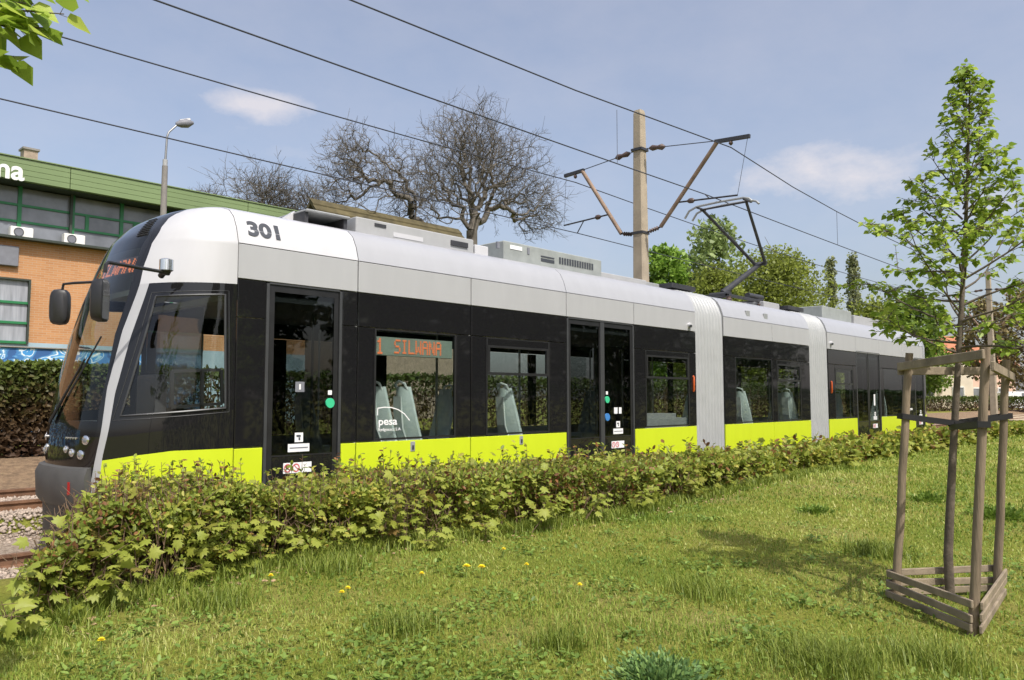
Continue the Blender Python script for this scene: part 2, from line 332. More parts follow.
# ------------------------------------------------------------------ ground, tracks
xs = np.unique(np.concatenate([np.linspace(-400, -8, 30), np.arange(-8, 34, .2), np.linspace(34, 120, 60), np.linspace(120, 1200, 30)]))
ys = np.unique(np.concatenate([np.linspace(-400, -4, 30), np.arange(-4, 18, .15), np.linspace(18, 100, 40), np.linspace(100, 1200, 30)]))
GX, GY = np.meshgrid(xs, ys); V = np.stack([GX, GY, gz(GX, GY)], -1).reshape(-1, 3); nx = len(xs)
ii = (np.arange(len(ys) - 1)[:, None] * nx + np.arange(nx - 1)[None]).ravel()
g = npmesh('ground', V, 4, np.stack([ii, ii + 1, ii + nx + 1, ii + nx], 1), 'ground_soil'); tag(g, kind='structure')
g.data.polygons.foreach_set('use_smooth', [True] * len(g.data.polygons))
bx_ = np.arange(-60, 140, .5); by_ = np.array([7.2, 7.5, 8, 8.7, 9.4, 9.8, 10.3, 10.9, 11.5, 12.3, 13.1])
GX, GY = np.meshgrid(bx_, by_); V = np.stack([GX, GY, gz(GX, GY) + .02], -1).reshape(-1, 3); nx = len(bx_)
ii = (np.arange(len(by_) - 1)[:, None] * nx + np.arange(nx - 1)[None]).ravel()
tag(npmesh('track_bed', V, 4, np.stack([ii, ii + 1, ii + nx + 1, ii + nx], 1), 'ballast'), kind='structure')
vy_ = np.array([12.9, 13.6, 14.2, 14.8, 15.4, 16.2]); GX, GY = np.meshgrid(bx_, vy_); V = np.stack([GX, GY, gz(GX, GY) + .028], -1).reshape(-1, 3)
ii = (np.arange(len(vy_) - 1)[:, None] * nx + np.arange(nx - 1)[None]).ravel(); tag(npmesh('verge', V, 4, np.stack([ii, ii + 1, ii + nx + 1, ii + nx], 1), 'leaf_soil'), kind='structure')
# ballast stones
n = 26000; px_ = RNG.uniform(-1.5, 6, n); py_ = RNG.uniform(7.3, 13.0, n); P = np.stack([px_, py_, gz(px_, py_) + .025], 1)
octv = np.array([(1, 0, 0), (0, 1, 0), (-1, 0, 0), (0, -1, 0), (0, 0, .8), (0, 0, -.8)]); octf = np.array([(0, 1, 4), (1, 2, 4), (2, 3, 4), (3, 0, 4), (1, 0, 5), (2, 1, 5), (3, 2, 5), (0, 3, 5)])
V = P[:, None] + octv[None] * RNG.uniform(.015, .034, (n, 1, 1)) * RNG.uniform(.6, 1.3, (n, 6, 1)); tag(npmesh('ballast_stones', V.reshape(-1, 3), 3, (octf[None] + (np.arange(n) * 6)[:, None, None]), 'stone_grey'), 'pale pinkish crushed stone ballast between the rails', 'gravel', kind='stuff')
rp = [(-.07, -.15), (.07, -.15), (.07, -.135), (.012, -.11), (.012, -.045), (.036, -.03), (.036, 0), (-.036, 0), (-.036, -.03), (-.012, -.045), (-.012, -.11), (-.07, -.135)]
for (y, z, lab) in ((7.98, 0, 'rusty near rail of the track the tram stands on'), (9.42, 0, 'rusty second rail under the far side of the tram'),
                    (11.2, .34, 'rusty nearer rail of the empty far track'), (12.64, .34, 'rusty farthest rail below the background hedge')):
    o = MB().prism([(y + a, z + c) for a, c in rp], 'x', -60, 140).build('rail', 'rail_steel', None, origin=(0, y, z - .15)); tag(o, lab, 'rail', 'tram track rails')

# ------------------------------------------------------------------ tram
YN, YC, YF = 7.5, 8.7, 9.9
T = empty('tram', (14, YC, 0), 'low-floor articulated tram in lime, black and silver numbered 301', 'tram')
PROF = [(0, 3.18), (.05, 3.34), (.12, 3.47), (.22, 3.555), (.38, 3.61), (.62, 3.64), (1.2, 3.655)]
def mirror_loop(pr): return [(YN + a, z) for a, z in pr] + [(YF - a, z) for a, z in pr[-2::-1]]
def skin(name, mat, x0, x1, loop, smooth=True, parent=T):
    n = len(loop); mb = MB(); mb.add([(x0, y, z) for y, z in loop] + [(x1, y, z) for y, z in loop], [(i, i + 1, n + i + 1, n + i) for i in range(n - 1)])
    # inward thickness
    inn = [(y + (.03 if y < YC else -.03 if y > YC else 0), z - .02) for y, z in loop]
    k = len(mb.v); mb.add([(x0, y, z) for y, z in inn] + [(x1, y, z) for y, z in inn], [(i + 1, i, n + i, n + i + 1) for i in range(n - 1)])
    mb.f += [(i, k + i, k + i + 1, i + 1) for i in range(n - 1)] + [(n + i + 1, k + n + i + 1, k + n + i, n + i) for i in range(n - 1)]
    return mb.build(name, mat, parent, smooth=smooth)
roofloop = mirror_loop(PROF)
# nose surface
NXN = [(0.2, 2.64), (0.9, 2.61), (1.3, 2.62), (1.75, 2.70), (2.2, 2.80), (2.6, 2.92), (3.0, 3.07), (3.3, 3.21), (3.48, 3.37), (3.58, 3.5), (3.655, 3.87)]
XS = 3.868
def hwz(z):
    z = np.asarray(z, float); return np.where(z <= 3.18, 1.2, np.interp(z, [p[1] for p in PROF], [1.2 - p[0] for p in PROF]))
from functools import lru_cache
_zz = np.linspace(.2, 3.655, 400); _xx = np.interp(_zz, [a for a, _ in NXN], [c for _, c in NXN])
for _ in range(30): _xx[1:-1] = (_xx[:-2] + _xx[1:-1] * 2 + _xx[2:]) / 4
def xnz(z): return np.interp(z, _zz, _xx)
def noseX(u, z): return xnz(z) + (XS - xnz(z)) * (1 - np.maximum(0, 1 - np.abs(u) ** 2.6) ** .5)
def noseY(x, z):   # near-side y of the nose at x,z
    t_ = (x - xnz(z)) / (XS - xnz(z)); u = (1 - (1 - min(max(t_, 0), 1)) ** 2) ** (1 / 2.6); return float(YC - hwz(z) * u)
zl = np.concatenate([np.linspace(.28, 3.1, 58), np.linspace(3.1, 3.655, 30)[1:]])
ul = np.sin(np.linspace(-1, 1, 97) * math.pi / 2) ; ul = np.sign(ul) * np.abs(ul)
polys = []
grid = [[(float(noseX(u, z)), float(YC + u * hwz(z)), float(z)) for u in ul] for z in zl]
for i in range(len(zl) - 1):
    for j in range(len(ul) - 1): polys.append([grid[i][j], grid[i][j + 1], grid[i + 1][j + 1], grid[i + 1][j]])
def split(polys, f):
    A, B = [], []
    for p in polys:
        d = [f(*q) for q in p]
        if min(d) >= 0: A.append(p); continue
        if max(d) <= 0: B.append(p); continue
        a, b_ = [], []
        for i in range(len(p)):
            q, r, dq, dr = p[i], p[(i + 1) % len(p)], d[i], d[(i + 1) % len(p)]
            (a if dq >= 0 else b_).append(q)
            if (dq >= 0) != (dr >= 0):
                s_ = dq / (dq - dr); x = tuple(q[k] + (r[k] - q[k]) * s_ for k in range(3)); a.append(x); b_.append(x)
        if len(a) > 2: A.append(a)
        if len(b_) > 2: B.append(b_)
    return A, B
def pint(tab): a = [q[0] for q in tab]; c = [q[1] for q in tab]; return lambda z: float(np.interp(z, a, c))
G1 = pint([(.2, 2.69), (.449, 2.711), (.979, 2.756), (1.695, 2.838), (2.239, 2.951), (2.731, 3.098), (2.917, 3.142), (3.158, 3.225), (3.335, 3.317), (3.452, 3.407), (3.5, 3.465), (3.56, 3.57), (3.61, 3.72), (3.655, 3.9)])
G2 = pint([(.2, 2.74), (.502, 2.765), (1.045, 2.803), (1.648, 2.884), (2.188, 2.998), (2.728, 3.150), (2.8, 3.17)])
G0 = pint([(1.2, 2.745), (1.486, 2.785), (2.21, 2.91), (2.736, 3.055), (2.932, 3.102), (3.148, 3.182), (3.315, 3.266), (3.45, 3.365), (3.55, 3.5), (3.655, 3.8)])
ZB = pint([(2.9, 2.70), (3.142, 2.725), (3.3, 2.735), (3.87, 2.755)])
ZL = pint([(2.7, .99), (3.0, 1.055), (3.3, 1.095), (3.87, 1.10)])
def soup2(name, mat, ps):
    for s_ in (-1, 1): soup(name, mat, [p for p in ps if (sum(q[1] for q in p) / len(p) - YC) * s_ > 0])
def soup(name, mat, ps, parent=T, smooth='all'):
    mb = MB(); key = {}
    for p in ps:
        idx = []
        for q in p:
            k = (round(q[0], 4), round(q[1], 4), round(q[2], 4))
            if k not in key: key[k] = len(mb.v); mb.v.append(q)
            if not idx or key[k] != idx[-1]: idx.append(key[k])
        if len(idx) > 2 and idx[0] == idx[-1]: idx.pop()
        if len(set(idx)) > 2 and len(set(idx)) == len(idx): mb.f.append(tuple(idx))
    return mb.build(name, mat, parent, smooth=smooth)
side, front = split(polys, lambda x, y, z: x - G1(z))
upper, lower = split(side, lambda x, y, z: z - ZB(x))
soup2('cab_roof', 'white_paint', upper)
lower, strip = split(lower, lambda x, y, z: x - G2(z))
soup2('corner_strip', 'silver_paint', strip)
blk, lime = split(lower, lambda x, y, z: z - ZL(x))
soup2('cab_skirt', 'lime_paint', lime)
WPOLY = [(3.18, 2.59), (3.745, 2.635), (3.775, 1.50), (2.915, 1.43)]
inside = blk; outside = []
for i in range(4):
    a, b_ = WPOLY[i], WPOLY[(i + 1) % 4]; nxv, nzv = (b_[1] - a[1]), -(b_[0] - a[0])
    inside, o_ = split(inside, lambda x, y, z: (x - a[0]) * nxv + (z - a[1]) * nzv); outside += o_
soup2('cab_side', 'black_gloss', outside)
near = [p for p in inside if p[0][1] < YC]; far = [p for p in inside if p[0][1] >= YC]
cw = soup('cab_window', 'window_glass', near); soup('cab_window', 'window_glass', far)
ring = []
for i in range(4):
    a, b_ = WPOLY[i], WPOLY[(i + 1) % 4]
    for k in range(10): x = a[0] + (b_[0] - a[0]) * k / 10; z = a[1] + (b_[1] - a[1]) * k / 10; ring.append((x, noseY(x, z) - .004, z))
MB().tube(ring + [ring[0]], .011, 6).build('window_seal', 'door_frame_grey', cw, smooth=True)
ring2 = [(x + (x - 3.4) * .11, noseY(min(x + (x - 3.4) * .11, 3.85), z + (z - 2.05) * .07) - .002, z + (z - 2.05) * .07) for x, y, z in ring]
MB().tube(ring2 + [ring2[0]], .0035, 5).build('window_seal', 'door_frame_grey', cw, smooth=True)
# sliding pane frame inside cab window
mb = MB()
fr = [(3.30, 1.86), (3.74, 1.88), (3.76, 1.545), (3.30, 1.51)]
for i in range(4): a, b_ = fr[i], fr[(i + 1) % 4]; mb.bar((a[0], noseY(a[0], a[1]) + .03, a[1]), (b_[0], noseY(b_[0], b_[1]) + .03, b_[1]), .03, .03)
mb.bar((3.56, noseY(3.56, 1.88) + .03, 1.87), (3.56, noseY(3.56, 1.52) + .03, 1.53), .03, .03); mb.build('sliding_frame', 'black_trim', cw)
glassf, maskf = split(front, lambda x, y, z: G0(z) - x)
glassf, m2 = split(glassf, lambda x, y, z: z - 1.38); maskf += m2
topg, glassf = split(glassf, lambda x, y, z: z - 3.12)
soup('windscreen_mask', 'black_gloss', maskf)
ws = soup('windscreen', 'windscreen_glass', glassf); soup('upper_windscreen', 'dark_glass', topg)
def onnose0(u, z): x = float(noseX(u, z)); return (x - .006, YC + u * float(hwz(z)), z + .003)
# louvres at the top corner of the windscreen
mb = MB()
for k in range(9):
    z = 3.27 + .026 * k; mb.tube([onnose0(u, z) for u in np.linspace(-.44 + .012 * k, -.27 + .012 * k, 5)], .006, 4)
mb.build('roof_louvre', 'rubber', T)
# bumper
def ringband(name, mat, prof, umax=.93, parent=T):
    us = np.linspace(-umax, umax, 49); mb = MB(); n = len(prof)
    for u in us:
        for (off, z) in prof:
            x = float(noseX(u, z)); y = float(YC + u * 1.2); e = .001; tx = float(noseX(min(u + e, .999), z) - noseX(u - e, z)); ty = 2 * e * 1.2
            l_ = math.hypot(tx, ty); mb.v.append((x - ty / l_ * off, y + tx / l_ * off, z))
    mb.f = [(i * n + j, i * n + (j + 1) % n, (i + 1) * n + (j + 1) % n, (i + 1) * n + j) for i in range(48) for j in range(n)] + [tuple(range(n)), tuple(48 * n + j for j in range(n))[::-1]]
    return mb.build(name, mat, parent, smooth=True)
ringband('bumper', 'bumper_grey', [(-.03, .58), (.05, .57), (.08, .62), (.085, .86), (.05, .935), (-.03, .95)], .535)
ringband('front_skirt', 'dark_plastic', [(-.05, .22), (.02, .20), (.02, .575), (-.05, .575)], .52)
# red reflector on bumper
def onnose(u, z, off=0): x = float(noseX(u, z)); e = .002; tx = float(noseX(u + e, z) - noseX(u - e, z)); ty = 2 * e * 1.2; l_ = math.hypot(tx, ty); return Vector((x - ty / l_ * off, YC + u * 1.2 + tx / l_ * off, z)), Vector((-ty / l_, tx / l_, 0))
for u in (-.40,):
    p, nn = onnose(u, .75, .088); MB().bar(p - Vector((0, 0, .06)), p + Vector((0, 0, .06)), .022, .012, up=nn).build('reflector', 'marker_red', T)
for s in (-1, 1):
    for (u, z, r_) in ((-.472, 1.20, .045), (-.235, 1.105, .036), (-.325, 1.075, .04), (-.43, 1.06, .045)):
        p, nn = onnose(u * -s, z, .004)
        hl = MB().tube([p - nn * .03, p + nn * .004, p + nn * .012], [r_, r_, r_ * .75], 14).build('headlight', 'chrome', T, smooth=True)
        MB().tube([p + nn * .0125, p + nn * .022], [r_ * .55, r_ * .2], 10).build('lens', 'light_grey', hl, smooth=True)
    for k in range(5):
        p, nn = onnose(-s * (-.23 - .035 * k), 1.215, .004); MB().disc(p, .012, nn, .012, 8).build('running_light', 'chrome', T)
# wiper
p0, n0 = onnose(.12, 1.36, .03); pa, _ = onnose(-.30, 1.98, .04); pb, _ = onnose(-.42, 2.2, .03); pc, _ = onnose(-.16, 1.62, .03)
wp = MB().tube([p0, pa], [.016, .01], 6).build('wiper', 'rubber', T); MB().tube([pc, pb], .009, 5).build('wiper_blade', 'rubber', wp)
# front display
dz = [(u, z) for z in (2.86, 2.95, 3.04) for u in np.linspace(-.62, .62, 15)]
mb = MB(); mb.add([onnose(u, z, -.04)[0] for u, z in dz], [(i * 15 + j, i * 15 + j + 1, (i + 1) * 15 + j + 1, (i + 1) * 15 + j) for i in range(2) for j in range(14)])
dp = mb.build('destination_display', 'led_panel_dark', T)
FONT = {'1': ['00100', '01100', '00100', '00100', '00100', '00100', '01110'], 'S': ['01111', '10000', '10000', '01110', '00001', '00001', '11110'], 'I': ['01110', '00100', '00100', '00100', '00100', '00100', '01110'], 'L': ['10000'] * 6 + ['11111'],
        'W': ['10001', '10001', '10001', '10101', '10101', '11011', '10001'], 'A': ['01110', '10001', '10001', '11111', '10001', '10001', '10001'], 'N': ['10001', '11001', '11001', '10101', '10011', '10011', '10001'], ' ': ['00000'] * 7}
def ledtext(s): return [(k * 6 + c, 6 - r_) for k, ch in enumerate(s) for r_ in range(7) for c in range(5) if FONT[ch][r_][c] == '1']
mb = MB()
for (cx, cz) in ledtext('1 SILWANA'):
    p, nn = onnose(.55 - cx * 1.1 / 54, 2.875 + cz * .022, -.032); mb.bar(p - Vector((0, 0, .009)), p + Vector((0, 0, .009)), .017, .005, up=nn)
mb.build('display_text', 'led', dp)
# mirrors
MB().tube([(3.15, 7.62, 2.77), (3.15, 7.55, 2.80)], .03, 10).tube([(3.15, 7.50, 2.765), (3.15, 7.5, 2.80)], [.03, .045], 12).build('mirror_mount', 'black_trim', T, smooth=True)
MB().tube([(3.15, 7.50, 2.80), (3.15, 7.5, 2.81), (3.15, 7.5, 2.91), (3.15, 7.5, 2.92)], [.05, .065, .065, .05], 14).build('camera_housing', 'chrome', T, smooth=True)
ma = MB().tube([(3.15, 7.5, 2.79), (2.75, 7.42, 2.80), (2.57, 7.34, 2.795), (2.545, 7.32, 2.77), (2.54, 7.32, 2.70)], .017, 8).build('mirror_arm', 'black_trim', T, smooth=True)
def mirror(cx, cy, cz, h, tilt, arm):
    ax = Vector((math.cos(tilt), math.sin(tilt), 0)); fw_ = Vector((-math.sin(tilt), math.cos(tilt), 0))
    c = Vector((cx, cy, cz)); mb = MB(); n = 16; rings = []
    for (d, s_) in ((-.055, .55), (-.04, .85), (0, 1), (.05, 1), (.055, .93)):
        rr_ = []
        for k in range(n):
            a = 2 * math.pi * k / n; ca, sa = math.cos(a), math.sin(a); e = .55
            rr_.append(c + fw_ * d + ax * (math.copysign(abs(ca) ** e, ca) * .11 * s_) + Vector((0, 0, math.copysign(abs(sa) ** e, sa) * h / 2 * (.5 + .5 * s_))))
        rings.append(rr_)
    for r_ in rings: mb.v += [tuple(q) for q in r_]
    mb.f = [(i * n + j, i * n + (j + 1) % n, (i + 1) * n + (j + 1) % n, (i + 1) * n + j) for i in range(4) for j in range(n)] + [tuple(range(n)), tuple(4 * n + j for j in range(n))]
    hd = mb.build('mirror_head', 'black_trim', arm, smooth=True)
    MB().add([c + fw_ * .057 + ax * (a * .085) + Vector((0, 0, b_ * h * .43)) for a, b_ in ((-1, -1), (1, -1), (1, 1), (-1, 1))], [(0, 1, 2, 3)]).build('mirror_glass', 'chrome', hd)
mirror(2.50, 7.32, 2.45, .38, R(-127), ma)
mb2 = MB().tube([(3.28, 9.62, 2.93), (3.14, 10.0, 2.94), (3.06, 10.12, 2.93), (3.05, 10.13, 2.84)], .016, 8).build('mirror_arm', 'black_trim', T, smooth=True)
mirror(3.03, 10.13, 2.66, .42, R(-30), mb2)

# straight body
def panel(name, mat, x0, x1, z0, z1, far=False, d=.03, off=0, bevel=.004, parent=T):
    y0, y1 = (YN + off, YN + off + d) if not far else (YF - off - d, YF - off)
    return box(name, mat, parent, x0, x1, y0, y1, z0, z1, bevel)
G = .007
def seams(cuts): return [(cuts[i] + G, cuts[i + 1] - G) for i in range(len(cuts) - 1)]
for a, b_ in seams([3.87, 5.35, 7.15, 9.12, 10.88, 12.85]): panel('cantrail_panel', 'silver_paint', a, b_, 2.82, 3.175)
for a, b_ in seams([13.9, 16.0, 17.9]): panel('cantrail_panel', 'silver_paint', a, b_, 2.80, 3.175)
for a, b_ in seams([18.95, 20.78, 22.5, 24.4, 26.35]): panel('cantrail_panel', 'silver_paint', a, b_, 2.78, 3.175)
for a, b_, mt in ((3.87, 5.35, 'white_paint'), (5.35, 9.12, 'silver_roof'), (9.12, 12.85, 'silver_roof'), (13.9, 17.9, 'silver_roof'), (18.95, 26.35, 'silver_roof')): skin('roof_panel', mt, a + G * .8, b_ - G * .8, [(y, z + .004) for y, z in roofloop])
for a, b_ in ((3.88, 4.19), (5.15, 5.343), (5.357, 7.143), (7.157, 9.11), (10.89, 12.84), (13.91, 15.993), (16.007, 17.89), (18.96, 20.76), (22.53, 25.45)): panel('lime_panel', 'lime_paint', a, b_, .26, 1.09)
def posts(xs_, z0=1.10, z1=2.415, zt=2.80):
    for a, b_ in xs_: panel('black_panel', 'black_gloss', a + .004, b_ - .004, z0, z1)
for a, b_ in ((3.875, 4.195), (5.145, 5.345), (5.357, 7.145), (7.157, 9.115), (10.885, 12.845), (13.91, 17.89), (18.96, 20.77), (22.52, 25.48)): panel('upper_black_panel', 'black_gloss', a + .004, b_ - .004, 2.423, 2.81 if a < 13 else 2.79 if a < 18 else 2.77)
posts([(3.875, 4.195), (5.145, 5.345), (5.357, 5.59), (6.89, 7.145), (7.157, 7.43), (8.73, 9.115), (10.885, 11.2), (12.61, 12.845), (13.91, 14.33), (15.97, 16.18), (17.40, 17.89), (18.96, 19.35), (20.55, 20.77), (22.52, 22.75), (24.4, 25.48)])
def window(x0, x1, z0=1.13, z1=2.40, transom=None, ztop=None):
    o = panel('window', 'window_glass', x0 + .03, x1 - .03, z0, z1, d=.012, off=.006, bevel=0)
    mb = MB()
    for (a, b_, c, d) in ((x0 + .004, x0 + .03, z0 - .025, z1 + .012), (x1 - .03, x1 - .004, z0 - .025, z1 + .012)): mb.box(a, b_, YN + .001, YN + .03, c, d)
    for (c, d) in ((z0 - .025, z0), (z1, z1 + .012)): mb.box(x0 + .03, x1 - .03, YN + .001, YN + .03, c, d)
    mb.build('window_frame', 'black_trim', o)
    if ztop:
        MB().box(x0 + .03, x1 - .03, YN + .002, YN + .028, ztop, z1).build('blind_strip', 'black_gloss', o)
        z1 = ztop
    if transom: MB().box(x0 + .03, x1 - .03, YN - .004, YN + .03, transom - .018, transom + .018).build('transom', 'black_trim', o)
    if transom:
        MB().box(x0 + .03, x0 + .07, YN - .006, YN + .03, transom + .02, z1).box(x1 - .07, x1 - .03, YN - .006, YN + .03, transom + .02, z1).box(x0 + .07, x1 - .07, YN - .006, YN + .03, z1 - .03, z1).build('hopper_frame', 'black_trim', o)
    return o
w1 = window(5.59, 6.89); w2 = window(7.43, 8.73, transom=1.93, ztop=2.31); window(11.2, 12.61, transom=1.95, ztop=2.33)
window(14.33, 15.97); window(16.18, 17.40, transom=1.98, ztop=2.33); window(19.35, 20.55, transom=1.95, ztop=2.33); window(22.75, 24.4)
# destination display behind window 1
dd = box('destination_display', 'led_panel', T, 5.625, 6.845, YN + .03, YN + .09, 2.105, 2.325, .003)
mb = MB(); cw_, ch_ = .0182, .0245
for (cx, cz) in ledtext('1'): mb.box(5.632 + cx * .024, 5.632 + cx * .024 + .021, YN + .022, YN + .0295, 2.12 + cz * ch_ * 1.12, 2.12 + cz * ch_ * 1.12 + .022)
for (cx, cz) in ledtext('SILWANA'): mb.box(5.905 + cx * cw_, 5.905 + cx * cw_ + .016, YN + .022, YN + .0295, 2.135 + cz * ch_, 2.135 + cz * ch_ + .02)
mb.build('display_text', 'led', dd)
# doors
def leaf(x0, x1, parent, hingeleft=True):
    o = MB().box(x0, x1, YN + .012, YN + .045, .30, .34).box(x0, x1, YN + .012, YN + .045, 2.72, 2.79).box(x0, x0 + .055, YN + .012, YN + .045, .34, 2.72).box(x1 - .055, x1, YN + .012, YN + .045, .34, 2.72).box(x0 + .055, x1 - .055, YN + .012, YN + .045, .985, 1.0).build('door_leaf', 'black_trim', parent)
    MB().box(x0 + .055, x1 - .055, YN + .015, YN + .027, 1.0, 2.72).build('door_glass', 'door_glass', o)
    MB().box(x0 + .055, x1 - .055, YN + .015, YN + .03, .34, .985).build('door_lower_panel', 'black_gloss', o)
    gx = x1 - .2 if hingeleft else x0 + .2
    MB().tube([(gx, YN + .06, 1.15), (gx, YN + .075, 1.2), (gx, YN + .075, 2.3), (gx, YN + .06, 2.35)], .012, 8).build('grab_pole', 'grey_metal', o, smooth=True)
    return o
def doorframe(x0, x1):
    return MB().box(x0, x0 + .035, YN - .004, YN + .06, .28, 2.80).box(x1 - .035, x1, YN - .004, YN + .06, .28, 2.80).box(x0 + .035, x1 - .035, YN - .002, YN + .06, 2.792, 2.812).build('door_frame', 'door_frame_grey', T, bevel=.003)
def plate(mat, x, z, wd, h, parent, y=YN + .009, name='sticker'): return box(name, mat, parent, x - wd / 2, x + wd / 2, y, y + .004, z - h / 2, z + h / 2, 0)
def ringm(x, z, r_, mat, parent, y=YN + .006):
    mb = MB(); n = 18; vs = []
    for k in range(n):
        a = 2 * math.pi * k / n
        vs += [(x + r_ * math.cos(a), y, z + r_ * math.sin(a)), (x + r_ * .72 * math.cos(a), y, z + r_ * .72 * math.sin(a))]
    mb.add(vs, [(2 * k, 2 * k + 1, (2 * k + 3) % (2 * n), (2 * k + 2) % (2 * n)) for k in range(n)]); c = r_ * .6
    mb.add([(x - c, y, z + c), (x - c + .006, y, z + c + .006), (x + c + .006, y, z - c + .006), (x + c, y, z - c)], [(0, 1, 2, 3)]); mb.build('sticker_print', mat, parent)
def stickers(x0, lf):
    s = plate('sticker_white', x0 + .37, 1.07, .26, .085, lf); plate('panel_grey', x0 + .37, 1.07, .22, .012, s, YN + .007, 'sticker_print')
    s = plate('sticker_white', x0 + .37, 1.18, .10, .10, lf); plate('text_dark', x0 + .365, 1.195, .05, .022, s, YN + .007, 'sticker_print'); plate('text_dark', x0 + .375, 1.165, .02, .03, s, YN + .007, 'sticker_print')
    s = plate('sticker_white', x0 + .36, .86, .34, .11, lf); ringm(x0 + .24, .86, .045, 'sticker_red', s); ringm(x0 + .34, .86, .045, 'sticker_red', s)
f1 = doorframe(4.20, 5.14); lf = leaf(4.245, 5.095, f1, True); stickers(4.25, lf)
plate('sticker_white', 5.0, 1.66, .05, .05, lf); MB().disc((5.0, YN + .008, 1.545), .055, (0, 1, 0), .02, 18).build('door_button', 'sticker_green', lf, smooth=True)
s_ = plate('panel_grey', 4.62, 1.72, .11, .11, lf); plate('sticker_white', 4.62, 1.72, .02, .06, s_, YN + .007, 'sticker_print')
f2 = doorframe(9.13, 10.87); leaf(9.17, 9.985, f2, True); lf = leaf(10.015, 10.83, f2, True); stickers(10.05, lf)
MB().box(9.95, 10.05, YN - .004, YN + .011, .3, 2.79).build('door_edge_seal', 'door_frame_grey', f2)
plate('sticker_white', 10.12, 1.68, .05, .05, lf, YN + .004); MB().disc((10.12, YN + .003, 1.575), .055, (0, 1, 0), .02, 18).build('door_button', 'sticker_green', lf, smooth=True)
MB().disc((10.12, YN + .003, 1.30), .06, (0, 1, 0), .02, 18).build('door_button', 'sticker_blue', lf, smooth=True)
plate('sticker_white', 10.36, 1.40, .09, .1, lf); plate('sticker_white', 10.48, 1.40, .07, .1, lf)
f3 = doorframe(20.77, 22.52); leaf(20.81, 21.63, f3); lf = leaf(21.66, 22.48, f3); stickers(21.7, lf); plate('sticker_white', 22.05, 1.55, .1, .3, lf)
f4 = doorframe(25.48, 26.35); lf = leaf(25.52, 26.31, f4); stickers(25.6, lf)
# latches under windows, orange markers, side cameras
for x in (6.18, 8.12): s_ = panel('latch_plate', 'grey_metal', x - .035, x + .035, .955, 1.075, off=-.006, d=.01); MB().box(x - .015, x + .015, YN - .012, YN - .006, .98, 1.03).build('latch', 'text_dark', s_)
for x in (12.74, 19.12): MB().tube([(x, YN + .005, 1.72), (x, YN - .012, 1.74), (x, YN - .012, 1.98), (x, YN + .005, 2.0)], .02, 8).build('side_marker', 'marker_orange', T, smooth=True)
for x in (12.62, 19.15):
    c_ = MB().tube([(x, YN, 2.92), (x, YN - .05, 2.92)], [.05, .045], 12).build('side_camera', 'white_paint', T, smooth=True); MB().disc((x - .03, YN - .055, 2.90), .028, (-.6, -1, -.3), .02, 10).build('camera_lens', 'text_dark', c_)
for x in (14.9, 15.7): box('vent_cover', 'grey_metal', T, x, x + .16, YN + .025, YN + .06, 3.24, 3.38)
# far side of body
for (a, b_) in ((3.88, 12.84), (13.91, 17.89), (18.96, 26.3)):
    panel('lime_panel', 'lime_paint', a, b_, .26, 1.09, True); panel('cantrail_panel', 'silver_paint', a, b_, 2.80, 3.175, True); panel('upper_black_panel', 'black_gloss', a, b_, 2.42, 2.79, True)
    x = a
    while x < b_ - .5:
        x2 = min(x + 1.75, b_)
        panel('black_panel', 'black_gloss', x + .003, x + .22, 1.1, 2.41, True); panel('window', 'window_glass', x + .225, x2 - .003, 1.1, 2.41, True, d=.012, off=.01, bevel=0); x = x2
    # interior shell
    box('floor', 'floor_dark', T, a, b_, YN + .05, YF - .05, .28, .38, 0); box('ceiling', 'interior', T, a, b_, YN + .05, YF - .05, 2.62, 2.68, 0)
    for far_ in (False, True):
        segs = [(a, b_)] if far_ else [q for q in ((3.88, 4.2), (5.14, 9.13), (10.87, 12.84), (13.91, 17.89), (18.96, 20.77), (22.52, 25.48)) if a - .01 <= q[0] < b_]
        for q in segs: panel('wall_lining', 'interior', q[0], q[1], .3, 1.08, far_, d=.015, off=.04, bevel=0)
        panel('wall_lining', 'interior', a, b_, 2.82, 3.2, far_, d=.012, off=.045, bevel=0)
        for q in ([q for q in ((5.16, 5.56), (6.92, 7.4), (8.76, 9.1), (10.9, 11.17), (12.64, 12.83), (13.92, 14.3), (16.0, 16.15), (17.43, 17.88), (18.97, 19.32), (20.58, 20.75), (22.55, 22.72), (24.43, 25.45)) if a - .01 <= q[0] < b_] if not far_ else []): panel('wall_lining', 'interior', q[0], q[1], 1.09, 2.6, far_, d=.015, off=.04, bevel=0)
def seat_mesh():
    mb = MB(); n, m_ = 10, 9
    for side_ in (0, 1):
        for k in range(n):
            f = k / (n - 1); z = f * .82; wd = .225 * (1 - .5 * f ** 2.0); x0 = .02 + .15 * f + .03 * math.sin(f * 3.1)
            for q in range(m_): t_ = -1 + 2 * q / (m_ - 1); mb.v.append((x0 + .11 * (1 - t_ * t_) * (1 - .3 * f) - (.035 if side_ else 0), t_ * wd, z))
    K = n * m_
    for side_ in (0, 1): mb.f += [tuple((side_ * K + v for v in ((k * m_ + q, k * m_ + q + 1, (k + 1) * m_ + q + 1, (k + 1) * m_ + q)))) for k in range(n - 1) for q in range(m_ - 1)]
    for k in range(n - 1):
        for q in (0, m_ - 1): mb.f.append((k * m_ + q, (k + 1) * m_ + q, K + (k + 1) * m_ + q, K + k * m_ + q))
    for q in range(m_ - 1): mb.f += [(q, q + 1, K + q + 1, K + q), ((n - 1) * m_ + q, (n - 1) * m_ + q + 1, K + (n - 1) * m_ + q + 1, K + (n - 1) * m_ + q)]
    mb.prism([(-.42, -.03), (-.40, .03), (0.04, .03), (.06, -.04), (-.1, -.06), (-.12, -.42), (-.2, -.42), (-.22, -.06)], 'y', -.2, .2)
    return mb
sm = None
